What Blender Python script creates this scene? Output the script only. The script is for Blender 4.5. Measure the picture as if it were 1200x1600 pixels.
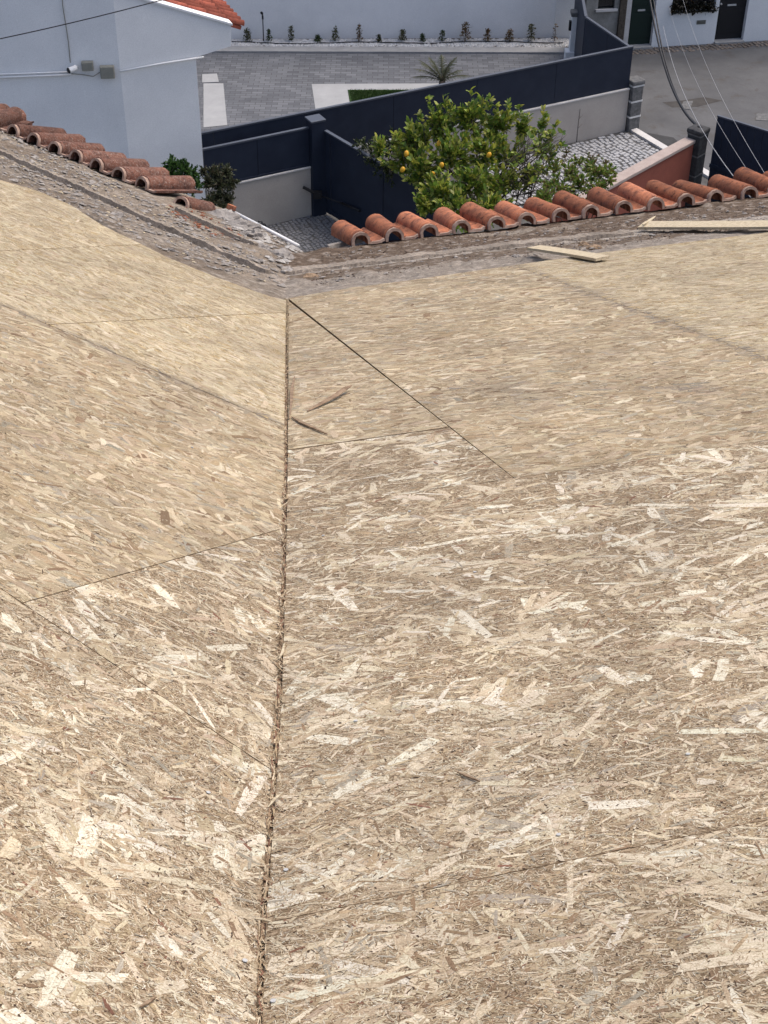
import bpy, math, random
import numpy as np
from mathutils import Vector, Matrix, noise as mnoise

# ------------------------------------------------------------------ camera, world, sun, exposure
scene = bpy.context.scene
for o in list(bpy.data.objects): bpy.data.objects.remove(o)
FPX, PITCH, ROLL, ZC = 2350.0, math.radians(37.8), math.radians(0.6), 13.0
cr, sr, cp, sp = math.cos(ROLL), math.sin(ROLL), math.cos(PITCH), math.sin(PITCH)
CAM = np.array([0, 0, ZC])
FW = np.array([0, cp, -sp]); UP0 = np.array([0, sp, cp]); RT0 = np.array([1.0, 0, 0])
RT = cr*RT0 + sr*UP0; UPV = cr*UP0 - sr*RT0
cam_d = bpy.data.cameras.new('camera'); cam = bpy.data.objects.new('camera', cam_d)
scene.collection.objects.link(cam); scene.camera = cam
cam_d.sensor_fit = 'VERTICAL'; cam_d.sensor_height = 36; cam_d.sensor_width = 27
cam_d.lens = FPX/1600*36; cam_d.clip_start = 0.05; cam_d.clip_end = 2000
cam.matrix_world = Matrix(((RT[0], UPV[0], -FW[0], 0), (RT[1], UPV[1], -FW[1], 0), (RT[2], UPV[2], -FW[2], ZC), (0, 0, 0, 1)))

SUN_EL, SUN_AZ = 62, 58            # degrees; azimuth from +Y towards +X
world = bpy.data.worlds.new('World'); scene.world = world; world.use_nodes = True
wn = world.node_tree; wn.nodes.clear()
sky = wn.nodes.new('ShaderNodeTexSky'); sky.sky_type = 'NISHITA'; sky.sun_disc = False
sky.sun_elevation = math.radians(SUN_EL); sky.sun_rotation = math.radians(SUN_AZ)
sky.air_density = 1.0; sky.dust_density = 5.0; sky.ozone_density = 1.0
bg = wn.nodes.new('ShaderNodeBackground'); bg.inputs[1].default_value = 0.15
wo = wn.nodes.new('ShaderNodeOutputWorld')
wn.links.new(sky.outputs[0], bg.inputs[0]); wn.links.new(bg.outputs[0], wo.inputs[0])
sd = bpy.data.lights.new('sun', 'SUN'); sd.energy = 1.2; sd.angle = math.radians(40); sd.color = (1, 0.95, 0.87)
sun = bpy.data.objects.new('sun', sd); scene.collection.objects.link(sun)
el, az = math.radians(SUN_EL), math.radians(SUN_AZ)
sdir = Vector((math.sin(az)*math.cos(el), math.cos(az)*math.cos(el), math.sin(el)))
sun.rotation_euler = sdir.to_track_quat('Z', 'Y').to_euler(); sun.location = sdir*60
vs = scene.view_settings; vs.view_transform = 'Standard'; vs.look = 'None'; vs.exposure = 0.58; vs.gamma = 1; vs.use_curve_mapping = False

# ------------------------------------------------------------------ layout maths (sight lines onto real planes)
def ray(x, y):
    d = FW*FPX + RT*(x-600) + UPV*(800-y)
    return d/np.linalg.norm(d)
def proj(p):
    d = np.asarray(p)-CAM; z = d@FW
    return 600+FPX*(d@RT)/z, 800-FPX*(d@UPV)/z
def g(x, y, z=0.0):
    d = ray(x, y); return CAM+d*((z-ZC)/d[2])
def onpl(x, y, p, n):
    d = ray(x, y); return CAM+d*(((p-CAM)@n)/(d@n))
def azv(a):
    a = math.radians(a); return np.array([math.sin(a), math.cos(a), 0.0])
class VPlane:                                  # a vertical plane through two ground points
    def __init__(s, P0, P1):
        s.o = np.array([P0[0], P0[1], 0.0]); d = np.array([P1[0]-P0[0], P1[1]-P0[1], 0.0]); s.L = np.linalg.norm(d)
        s.d = d/s.L; s.n = np.array([s.d[1], -s.d[0], 0])          # n points to the right of d
    def sz(s, x, y):
        q = onpl(x, y, s.o, s.n); return (q-s.o)@s.d, q[2]
    def P(s, a, z, out=0.0): return s.o+s.d*a+np.array([0, 0, z])+s.n*out
rng = np.random.default_rng(7); random.seed(7)

# ------------------------------------------------------------------ object helpers
col = scene.collection
WL = {}
def tag(o, label=None, cat=None, group=None, kind=None):
    if label: o['label'] = label
    if cat: o['category'] = cat
    if group: o['group'] = group
    if kind: o['kind'] = kind
    return o
def thing(name, loc, label, cat, group=None):
    o = bpy.data.objects.new(name, None); col.objects.link(o); o.empty_display_size = 0.2
    o.location = Vector([float(c) for c in loc]); WL[o.name] = np.array(loc, float)
    return tag(o, label, cat, group)
def link(name, me, parent=None, loc=None):
    o = bpy.data.objects.new(name, me); col.objects.link(o)
    if parent is not None: o.parent = parent; WL[o.name] = WL[parent.name]
    else:
        WL[o.name] = np.zeros(3) if loc is None else np.array(loc, float)
        o.location = Vector(WL[o.name])
    return o
class MB:
    def __init__(s): s.v = []; s.f = []; s.mi = []; s.m = 0
    def addf(s, pts, faces):
        b = len(s.v); s.v += [tuple(map(float, p)) for p in pts]
        for f in faces: s.f.append(tuple(b+i for i in f)); s.mi.append(s.m)
        return s
    def box(s, c, X, Y, Z):                    # centre and three half vectors
        c, X, Y, Z = map(np.asarray, (c, X, Y, Z))
        pts = [c+i*X+j*Y+k*Z for k in (-1, 1) for j in (-1, 1) for i in (-1, 1)]
        return s.addf(pts, [(0, 2, 3, 1), (4, 5, 7, 6), (0, 1, 5, 4), (2, 6, 7, 3), (0, 4, 6, 2), (1, 3, 7, 5)])
    def prism(s, poly, ext):                   # polygon (3d) and an extrusion vector
        n = len(poly); poly = [np.asarray(p, float) for p in poly]; ext = np.asarray(ext, float)
        pts = poly+[p+ext for p in poly]
        fs = [tuple(range(n)), tuple(range(2*n-1, n-1, -1))]+[((i+1) % n, i, n+i, n+(i+1) % n) for i in range(n)]
        return s.addf(pts, fs)
    def tube(s, pts, r, n=8, cap=True):
        pts = [Vector([float(c) for c in p]) for p in pts]; rs = r if isinstance(r, (list, tuple)) else [r]*len(pts)
        ring = []; prev = None
        for i, p in enumerate(pts):
            t = (pts[min(i+1, len(pts)-1)]-pts[max(i-1, 0)]).normalized()
            a = prev - t*prev.dot(t) if prev is not None else t.orthogonal()
            a = a.normalized() if a.length > 1e-6 else t.orthogonal().normalized()
            prev = a; b = t.cross(a)
            ring.append([p+(a*math.cos(k*2*math.pi/n)+b*math.sin(k*2*math.pi/n))*rs[i] for k in range(n)])
        V = [q for rr in ring for q in rr]
        fs = [(i*n+k, i*n+(k+1) % n, (i+1)*n+(k+1) % n, (i+1)*n+k) for i in range(len(pts)-1) for k in range(n)]
        if cap: fs += [tuple(range(n-1, -1, -1)), tuple(range((len(pts)-1)*n, len(pts)*n))]
        return s.addf(V, fs)
    def vwall(s, pl, a0, a1, z0, z1, o0, o1):  # upright slab on a VPlane
        return s.box(pl.P((a0+a1)/2, (z0+z1)/2, (o0+o1)/2), pl.d*(a1-a0)/2, pl.n*(o1-o0)/2, (0, 0, (z1-z0)/2))
    def mesh(s, name, mats, off=None, smooth=False):
        me = bpy.data.meshes.new(name); V = np.array(s.v) - (0 if off is None else off)
        me.from_pydata([tuple(p) for p in V], [], s.f)
        for m in (mats if isinstance(mats, (list, tuple)) else [mats]): me.materials.append(m)
        if any(s.mi): me.polygons.foreach_set('material_index', s.mi)
        me.polygons.foreach_set('use_smooth', [bool(smooth)]*len(me.polygons))
        me.update(); return me
    def build(s, name, mats, parent=None, smooth=False, bevel=0):
        off = WL[parent.name] if parent is not None else None
        loc = None
        if parent is None:
            V = np.array(s.v); loc = np.array([V[:, 0].mean(), V[:, 1].mean(), V[:, 2].min()]); off = loc
        o = link(name, s.mesh(name, mats, off, smooth), parent, loc)
        if bevel:
            m = o.modifiers.new('bevel', 'BEVEL'); m.width = bevel; m.segments = 2; m.limit_method = 'ANGLE'
        return o
def np_mesh(name, verts, loops, starts, mats, colr=None, uv=None, smooth=False):
    me = bpy.data.meshes.new(name); nl = len(loops); npl = len(starts)
    me.vertices.add(len(verts)); me.vertices.foreach_set('co', np.asarray(verts, np.float32).ravel())
    me.loops.add(nl); me.loops.foreach_set('vertex_index', np.asarray(loops, np.int32))
    me.polygons.add(npl); me.polygons.foreach_set('loop_start', np.asarray(starts, np.int32))
    for m in mats: me.materials.append(m)
    me.polygons.foreach_set('use_smooth', np.full(npl, bool(smooth)))
    me.update(calc_edges=True)
    if colr is not None:
        a = me.color_attributes.new('Col', 'FLOAT_COLOR', 'CORNER'); a.data.foreach_set('color', np.asarray(colr, np.float32).ravel())
    if uv is not None:
        u = me.uv_layers.new(name='UVMap'); u.data.foreach_set('uv', np.asarray(uv, np.float32).ravel())
    return me
def copy_tree(o, parent=None, loc=None):
    c = o.copy(); col.objects.link(c); c.parent = parent
    if loc is not None: c.location = Vector(loc)
    WL[c.name] = np.array(c.location) if parent is None else WL[parent.name]
    for ch in o.children: copy_tree(ch, c)
    return c

# ------------------------------------------------------------------ materials
class NT:
    def __init__(s, name):
        s.m = bpy.data.materials.new(name); s.m.use_nodes = True; s.t = s.m.node_tree; s.b = s.t.nodes['Principled BSDF']
    def n(s, typ, **kw):
        nd = s.t.nodes.new(typ)
        for k, v in kw.items():
            if k.startswith('i_'):
                key = k[2:]; nd.inputs[int(key) if key.isdigit() else key].default_value = v
            else: setattr(nd, k, v)
        return nd
    def l(s, a, b): s.t.links.new(a, b)
    def tex(s, scale, detail=5, rough=0.6, vec=None, dist=0):
        nd = s.n('ShaderNodeTexNoise'); nd.inputs['Scale'].default_value = scale; nd.inputs['Detail'].default_value = detail
        nd.inputs['Roughness'].default_value = rough; nd.inputs['Distortion'].default_value = dist
        if vec is not None: s.l(vec, nd.inputs['Vector'])
        return nd.outputs['Fac']
    def ramp(s, fac, stops):
        r = s.n('ShaderNodeValToRGB'); e = r.color_ramp.elements
        while len(e) < len(stops): e.new(0.5)
        for k, (p, c) in enumerate(stops):
            e[k].position = p; e[k].color = (*c, 1) if len(c) == 3 else c
        s.l(fac, r.inputs[0]); return r.outputs[0]
    def mix(s, fac, a, b, typ='MIX'):
        nd = s.n('ShaderNodeMix', data_type='RGBA', blend_type=typ)
        for sock, v in ((nd.inputs[0], fac), (nd.inputs[6], a), (nd.inputs[7], b)):
            if hasattr(v, 'node'): s.l(v, sock)
            else: sock.default_value = v if isinstance(v, (int, float)) else ((*v, 1) if len(v) == 3 else v)
        return nd.outputs[2]
    def math(s, op, a, b=0.0):
        nd = s.n('ShaderNodeMath', operation=op)
        for sock, v in ((nd.inputs[0], a), (nd.inputs[1], b)):
            if hasattr(v, 'node'): s.l(v, sock)
            else: sock.default_value = v
        return nd.outputs[0]
    def obj(s): return s.n('ShaderNodeTexCoord').outputs['Object']
    def pos(s): return s.n('ShaderNodeNewGeometry').outputs['Position']
    def done(s, colr, rough=0.8, bump=None, bs=0.3, bd=0.01, metal=0.0, spec=0.3):
        if hasattr(colr, 'node'): s.l(colr, s.b.inputs['Base Color'])
        else: s.b.inputs['Base Color'].default_value = (*colr, 1)
        if hasattr(rough, 'node'): s.l(rough, s.b.inputs['Roughness'])
        else: s.b.inputs['Roughness'].default_value = rough
        s.b.inputs['Metallic'].default_value = metal; s.b.inputs['Specular IOR Level'].default_value = spec
        if bump is not None:
            bp = s.n('ShaderNodeBump'); bp.inputs['Strength'].default_value = bs; bp.inputs['Distance'].default_value = bd
            s.l(bump, bp.inputs['Height']); s.l(bp.outputs[0], s.b.inputs['Normal'])
        return s.m
def mottled(name, c0, c1, scale=6, rough=0.85, bump=0.3, bd=0.01, c2=None, spec=0.3, fine=80):
    t = NT(name); p = t.pos(); a = t.tex(scale, 6, 0.65, p); f = t.tex(fine, 4, 0.6, p)
    c = t.ramp(a, [(0.3, c0), (0.7, c1)])
    if c2 is not None: c = t.mix(t.ramp(t.tex(scale*2.7, 5, 0.7, p), [(0.55, (0, 0, 0)), (0.68, (1, 1, 1))]), c, c2)
    c = t.mix(0.35, c, t.ramp(f, [(0.25, (0.35, 0.35, 0.35)), (0.75, (1, 1, 1))]), 'MULTIPLY')
    return t.done(c, rough, f, bump, bd, spec=spec)
M = {}
# strands of the boards: colour per strand, grain along it
t = NT('osb_strand'); at = t.n('ShaderNodeAttribute', attribute_name='Col'); uvn = t.n('ShaderNodeUVMap', uv_map='UVMap')
mp = t.n('ShaderNodeMapping'); mp.inputs['Scale'].default_value = (22, 480, 1); t.l(uvn.outputs[0], mp.inputs['Vector'])
gr = t.tex(1.0, 3, 0.6, mp.outputs[0], 0.4)
p = t.pos(); fine = t.tex(330, 4, 0.75, p); wide = t.tex(2.2, 4, 0.6, p); spk = t.tex(150, 2, 0.5, p)
def fines(sx, sy, dist):                          # matted fine strands between the big ones
    m2 = t.n('ShaderNodeMapping'); m2.inputs['Scale'].default_value = (sx, sy, 1); m2.inputs['Rotation'].default_value = (0, 0, dist); t.l(uvn.outputs[0], m2.inputs['Vector'])
    vo = t.n('ShaderNodeTexVoronoi', feature='F1'); vo.inputs['Scale'].default_value = 1; t.l(m2.outputs[0], vo.inputs['Vector'])
    wn_ = t.n('ShaderNodeSeparateColor'); t.l(vo.outputs['Color'], wn_.inputs[0]); return wn_.outputs[0]
fa_ = t.math('MULTIPLY', t.math('ADD', fines(105, 420, .5), fines(130, 330, -.7)), .5)
fcol = t.mix(1.0, at.outputs['Color'], t.ramp(fa_, [(.12, (.42, .36, .3)), (.4, (.85, .83, .8)), (.62, (1.15, 1.15, 1.15)), (.9, (1.6, 1.62, 1.66))]), 'MULTIPLY')
acol = t.mix(at.outputs['Alpha'], fcol, at.outputs['Color'])
c = t.mix(0.75, acol, t.ramp(gr, [(0.3, (0.72, 0.68, 0.62)), (0.62, (1.08, 1.07, 1.05))]), 'MULTIPLY')
c = t.mix(0.75, c, t.ramp(fine, [(0.32, (0.5, 0.44, 0.38)), (0.58, (1.1, 1.1, 1.1))]), 'MULTIPLY')
c = t.mix(0.8, c, t.ramp(wide, [(0.3, (0.74, 0.73, 0.73)), (0.7, (1.08, 1.07, 1.05))]), 'MULTIPLY')
c = t.mix(0.4, c, t.ramp(t.tex(9, 5, .7, p), [(0.32, (0.74, 0.72, 0.70)), (0.6, (1.06, 1.06, 1.05))]), 'MULTIPLY')
c = t.mix(t.ramp(spk, [(0.7, (0, 0, 0)), (0.76, (1, 1, 1))]), c, (0.12, 0.08, 0.055))
M['osb'] = t.done(c, 0.8, gr, 0.25, 0.002, spec=0.2)
t = NT('loose_wood'); p = t.obj(); mp = t.n('ShaderNodeMapping'); mp.inputs['Scale'].default_value = (8, 60, 60); t.l(p, mp.inputs['Vector'])
gg = t.tex(3, 4, 0.6, mp.outputs[0]); M['wood'] = t.done(t.ramp(gg, [(0.3, (0.30, 0.235, 0.15)), (0.6, (0.55, 0.47, 0.33))]), 0.8, gg, 0.3, 0.003)
M['bark_wood'] = mottled('sliver_wood', (0.16, 0.10, 0.06), (0.36, 0.26, 0.17), 30, 0.85, 0.3, 0.003)
M['under'] = mottled('valley_batten_wood', (0.20, 0.14, 0.09), (0.36, 0.26, 0.17), 40, 0.9, 0.5, 0.004, fine=300)
t = NT('mortar'); at = t.n('ShaderNodeAttribute', attribute_name='Col'); p = t.pos(); f = t.tex(38, 10, 0.8, p, .4); f2 = t.tex(210, 4, 0.7, p)
c = t.mix(0.8, at.outputs['Color'], t.ramp(f, [(0.32, (0.3, 0.28, 0.26)), (0.5, (.9, .89, .87)), (0.66, (1.35, 1.33, 1.3))]), 'MULTIPLY')
c = t.mix(0.5, c, t.ramp(f2, [(0.35, (0.45, 0.42, 0.4)), (0.65, (1.15, 1.15, 1.15))]), 'MULTIPLY')
M['mortar'] = t.done(c, 0.95, f, 0.7, 0.02, spec=0.15)
M['lump'] = mottled('mortar_lump', (0.2, 0.18, 0.165), (0.4, 0.37, 0.34), 9, 0.95, 0.5, 0.01, spec=0.15)
def terracotta(name, base, dark, lichen, amt):
    t = NT(name); p = t.pos(); oi = t.n('ShaderNodeObjectInfo').outputs['Random']
    a = t.tex(11, 6, 0.7, p); b = t.tex(62, 8, 0.8, p, 0.2); f = t.tex(160, 3, 0.6, p)
    c = t.ramp(a, [(0.3, dark), (0.62, base)])
    c = t.mix(t.ramp(b, [(amt, (0, 0, 0)), (amt+0.13, (.85, .85, .85))]), c, lichen)
    c = t.mix(t.ramp(t.tex(19, 5, 0.7, p), [(0.53, (0, 0, 0)), (0.68, (0.85, 0.85, 0.85))]), c, (dark[0]*0.4, dark[1]*0.42, dark[2]*0.5))
    c = t.mix(0.4, c, t.ramp(f, [(0.3, (0.5, 0.5, 0.5)), (0.7, (1.1, 1.1, 1.1))]), 'MULTIPLY')
    hs = t.n('ShaderNodeHueSaturation'); t.l(c, hs.inputs['Color']); t.l(t.math('ADD', t.math('MULTIPLY', oi, 0.75), 0.62), hs.inputs['Value'])
    return t.done(hs.outputs[0], 0.9, b, 0.4, 0.006, spec=0.15)
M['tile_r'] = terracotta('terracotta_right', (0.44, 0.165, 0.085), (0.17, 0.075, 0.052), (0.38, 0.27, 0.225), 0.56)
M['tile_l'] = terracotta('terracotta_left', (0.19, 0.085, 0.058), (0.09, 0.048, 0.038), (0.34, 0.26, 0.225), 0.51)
M['tile_end'] = mottled('tile_cut_end', (0.28, 0.17, 0.125), (0.48, 0.36, 0.29), 25, 0.95, 0.3, 0.004)
M['tile_far'] = terracotta('terracotta_far', (0.30, 0.085, 0.055), (0.20, 0.06, 0.042), (0.4, 0.2, 0.15), 0.66)
M['white'] = mottled('white_render', (0.74, 0.745, 0.755), (0.86, 0.86, 0.865), .9, 0.9, 0.15, 0.004)
M['white2'] = mottled('white_paint', (0.74, 0.75, 0.76), (0.82, 0.82, 0.82), 2.0, 0.85, 0.1, 0.003)
M['beige'] = mottled('beige_render', (0.40, 0.365, 0.33), (0.48, 0.44, 0.40), 1.5, 0.92, 0.15, 0.004)
M['coping'] = mottled('pale_coping', (0.52, 0.5, 0.49), (0.66, 0.64, 0.62), 4, 0.9, 0.2, 0.004)
M['navy'] = NT('navy_metal').done((0.009, 0.012, 0.021), 0.6, spec=0.4)
M['navy2'] = NT('navy_rail').done((0.05, 0.058, 0.078), 0.45, spec=0.5)
t = NT('navy_powder'); p = t.pos(); M['navyp'] = t.done(t.ramp(t.tex(3, 5, 0.6, p), [(0.3, (0.014, 0.019, 0.034)), (0.7, (0.020, 0.027, 0.045))]), 0.55, t.tex(90, 3, 0.5, p), 0.05, 0.002, spec=0.22)
M['black'] = NT('black_plastic').done((0.012, 0.012, 0.014), 0.5)
M['greybox'] = mottled('grey_plastic', (0.23, 0.225, 0.19), (0.28, 0.275, 0.235), 8, 0.7, 0.1, 0.002)
M['whitepl'] = NT('white_plastic').done((0.72, 0.72, 0.72), 0.5)
M['glass_dark'] = NT('dark_glass').done((0.01, 0.011, 0.013), 0.15, spec=0.6)
M['greendoor'] = NT('dark_green_paint').done((0.008, 0.02, 0.016), 0.5)
M['redwall'] = mottled('rust_red_render', (0.22, 0.068, 0.048), (0.28, 0.088, 0.06), 3, 0.9, 0.2, 0.004)
M['stone'] = mottled('dark_pillar_stone', (0.09, 0.09, 0.09), (0.2, 0.2, 0.2), 14, 0.9, 0.6, 0.01)
M['stone_l'] = mottled('pillar_joint', (0.62, 0.62, 0.61), (0.75, 0.75, 0.74), 10, 0.9, 0.2, 0.003)
M['oldplaster'] = mottled('old_plaster', (0.23, 0.22, 0.2), (0.36, 0.35, 0.33), 5, 0.95, 0.3, 0.005)
M['asphalt'] = mottled('asphalt', (0.082, 0.082, 0.086), (0.135, 0.135, 0.138), 0.9, 0.9, 0.4, 0.006, c2=(0.09, 0.083, 0.078), fine=55)
M['joint'] = mottled('dark_joint_sand', (0.07, 0.068, 0.066), (0.13, 0.125, 0.12), 6, 0.95, 0.3, 0.004)
M['cobble'] = mottled('limestone_cobble', (0.26, 0.26, 0.27), (0.5, 0.5, 0.51), 1.1, 0.85, 0.3, 0.004, fine=25)
M['cobble_shade'] = mottled('limestone_cobble_shaded', (0.13, 0.13, 0.14), (0.27, 0.27, 0.28), 4, 0.85, 0.3, 0.004, fine=25)  # same courtyard stone, with the corner's shadow put into a darker grey
M['slab'] = mottled('pale_slab', (0.31, 0.315, 0.32), (0.38, 0.385, 0.39), 2, 0.9, 0.15, 0.003)
M['kerb'] = mottled('kerb_concrete', (0.26, 0.26, 0.26), (0.36, 0.36, 0.36), 3, 0.9, 0.2, 0.004)
M['gravel'] = mottled('white_gravel', (0.40, 0.39, 0.38), (0.72, 0.71, 0.7), 9, 0.9, 0.2, 0.004)
M['soil'] = mottled('bed_soil', (0.12, 0.1, 0.085), (0.22, 0.19, 0.17), 5, 0.95, 0.4, 0.01)
M['grass'] = mottled('lawn_green', (0.02, 0.045, 0.012), (0.04, 0.08, 0.02), 9, 0.95, 0.5, 0.02)
t = NT('block_paving'); p = t.pos(); br = t.n('ShaderNodeTexBrick'); t.l(p, br.inputs['Vector'])
br.inputs['Scale'].default_value = 1; br.inputs['Brick Width'].default_value = 0.24; br.inputs['Row Height'].default_value = 0.12; br.inputs['Mortar Size'].default_value = 0.006
br.inputs['Color1'].default_value = (0.095, 0.10, 0.112, 1); br.inputs['Color2'].default_value = (0.15, 0.156, 0.17, 1); br.inputs['Mortar'].default_value = (0.06, 0.06, 0.065, 1)
c = t.mix(0.5, br.outputs['Color'], t.ramp(t.tex(0.9, 5, 0.6, p), [(0.3, (0.65, 0.65, 0.66)), (0.7, (1.15, 1.15, 1.15))]), 'MULTIPLY')
M['paving'] = t.done(c, 0.85, br.outputs['Fac'], -0.3, 0.006)
def leafmat(name, tr=0.35):
    t = NT(name); at = t.n('ShaderNodeAttribute', attribute_name='Col')
    m = t.done(at.outputs['Color'], 0.45, spec=0.4)
    tl = t.n('ShaderNodeBsdfTranslucent'); t.l(at.outputs['Color'], tl.inputs[0]); ms = t.n('ShaderNodeMixShader'); ms.inputs[0].default_value = tr
    out = t.t.nodes['Material Output']; t.l(t.b.outputs[0], ms.inputs[1]); t.l(tl.outputs[0], ms.inputs[2]); t.l(ms.outputs[0], out.inputs[0])
    return m
M['leaf'] = leafmat('leaf_green')
M['bark'] = mottled('twig_bark', (0.05, 0.04, 0.032), (0.12, 0.1, 0.08), 20, 0.95, 0.4, 0.004)
M['lemon'] = mottled('lemon_skin', (0.60, 0.30, 0.02), (0.72, 0.40, 0.03), 12, 0.5, 0.15, 0.002)
M['steel'] = NT('zinc_screw').done((0.42, 0.42, 0.41), 0.5)

# ------------------------------------------------------------------ roof planes
H0 = 1.38
DR = ray(5, 120); EAZ = math.atan2(DR[0], DR[1]); ER = np.array([math.cos(EAZ), -math.sin(EAZ), 0.0])
NR = np.cross(ER, DR); NR /= np.linalg.norm(NR); NR *= np.sign(NR[2]); PR = CAM-np.array([0, 0, H0])
V0 = onpl(405, 1600, PR, NR); V1 = onpl(449, 465, PR, NR); VD = (V1-V0)/np.linalg.norm(V1-V0)
LE = -azv(-51.0)                                # along the left eave, towards the valley
NL = np.cross(VD, LE); NL /= np.linalg.norm(NL); NL *= np.sign(NL[2])
DL = np.cross(NL, LE); DL *= -np.sign(DL[2])
class Frame:                                    # plane frame: u along the eave, v down the slope, n up
    def __init__(s, O, U, V, N): s.O, s.U, s.V, s.N = O, U, V, N
    def px(s, x, y, h=0.0):
        q = onpl(x, y, s.O+s.N*h, s.N)-s.O; return np.array([q@s.U, q@s.V])
    def P(s, u, v, h=0.0): return s.O+s.U*u+s.V*v+s.N*h
FR = Frame(V1, ER, DR, NR); FL = Frame(V1, LE, DL, NL)

# ------------------------------------------------------------------ ground, roads, driveway
def sheet(name, poly, z, mat, kind='structure', thick=0.0):
    mb = MB()
    if thick: mb.prism([(p[0], p[1], z-thick) for p in poly], (0, 0, thick))
    else: mb.addf([(p[0], p[1], z) for p in poly], [tuple(range(len(poly)))])
    o = mb.build(name, mat); tag(o, kind=kind)
    me = o.data                                   # make sure it faces up
    if not thick and me.polygons[0].normal.z < 0: me.flip_normals()
    return o
sheet('ground', [(-400, -400), (400, -400), (400, 400), (-400, 400)], -0.006, M['asphalt'])
sheet('road', [(4.7, 20), (40, 20), (40, 35.6), (4.7, 34.6)], 0.0, M['asphalt'])
C0, C1 = g(847, 233), g(962, 207); PC = VPlane(C0, C1); CE = 2.04       # the long fence
kA, kB = g(320, 83), g(884, 85)
cw = PC.P(-13, 0, 0.1); ce = PC.P(CE, 0, 0.1)
kd = (kB-kA)/np.linalg.norm(kB-kA)
sheet('driveway', [cw, ce, kB+kd*0.8, kA-kd*7], 0.004, M['paving'])
wA, wB = g(370, 63), g(885, 61); PB = VPlane(wA, wB)                    # the long white wall behind
g75A, g75B = g(320, 75), g(884, 77)
mb = MB(); mb.prism([(*(kA-kd*7)[:2], 0), (*(kB+kd*0.25)[:2], 0), (*(g75B+kd*0.25)[:2], 0), (*(g75A-kd*7)[:2], 0)], (0, 0, 0.05))
tag(mb.build('kerb', M['kerb']), kind='structure')
sheet('planting_bed', [(*(g75A-kd*7)[:2],), (*(g75B+kd*0.3)[:2],), tuple(PB.P(PB.L+0.4, 0, 0.0)[:2]), tuple(PB.P(-7, 0, 0.0)[:2])], 0.03, M['soil'])
slabs = [[(318, 131), (349, 131), (355, 196), (318, 200)], [(487, 132), (700, 131), (700, 141), (543, 141), (548, 172), (493, 172)]]
for k, s_ in enumerate(slabs):
    sheet('concrete_slab', [g(*q)[:2] for q in s_], 0.012, M['slab'])
sheet('lawn', [g(*q)[:2] for q in [(543.5, 141.5), (720, 141.5), (720, 165), (548.5, 172)]], 0.02, M['grass'])
# lawn blades
def blades(name, poly, n, h, colrs, parent=None):
    P = np.array([p[:2] for p in poly]); lo, hi = P.min(0), P.max(0); pts = []
    while len(pts) < n:
        q = lo+(hi-lo)*rng.random(2)
        if inpoly(q[None], P)[0]: pts.append(q)
    pts = np.array(pts); a = rng.random(n)*6.28; w = 0.006; hh = h*(0.6+0.8*rng.random(n))
    d = np.stack([np.cos(a), np.sin(a)], 1)
    v = np.zeros((n, 3, 3)); v[:, 0, :2] = pts-d*w; v[:, 1, :2] = pts+d*w; v[:, 2, :2] = pts+rng.normal(0, 0.02, (n, 2)); v[:, 2, 2] = hh; v[:, :, 2] += 0.02
    cl = np.array(colrs)[rng.integers(0, len(colrs), n)]; c4 = np.concatenate([cl, np.ones((n, 1))], 1)
    me = np_mesh(name, v.reshape(-1, 3), np.arange(n*3), np.arange(n)*3, [M['leaf']], np.repeat(c4, 3, 0))
    return link(name, me)
def inpoly(q, P):
    x, y = q[:, 0], q[:, 1]; ins = np.zeros(len(q), bool); n = len(P)
    for i in range(n):
        x0, y0 = P[i]; x1, y1 = P[(i+1) % n]
        if y0 == y1: continue
        cnd = (y0 > y) != (y1 > y)
        ins ^= cnd & (x < (x1-x0)*(y-y0)/(y1-y0)+x0)
    return ins
tag(blades('grass_blades', [g(*q) for q in [(546, 143), (680, 143), (680, 150), (551, 170)]], 5000, 0.05, [(0.03, 0.06, 0.012), (0.045, 0.085, 0.02), (0.02, 0.045, 0.01)]), 'short dark green lawn beyond the navy fence', 'lawn', kind='stuff')
# cover in the driveway
mb = MB(); q = [g(*p_) for p_ in ((316, 117), (339, 116), (342, 129), (316, 130))]
mb.prism([(p_[0], p_[1], 0.006) for p_ in q], (0, 0, 0.012))
tag(mb.build('utility_cover', M['slab']), 'pale metal utility cover set in the grey driveway', 'cover')

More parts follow.
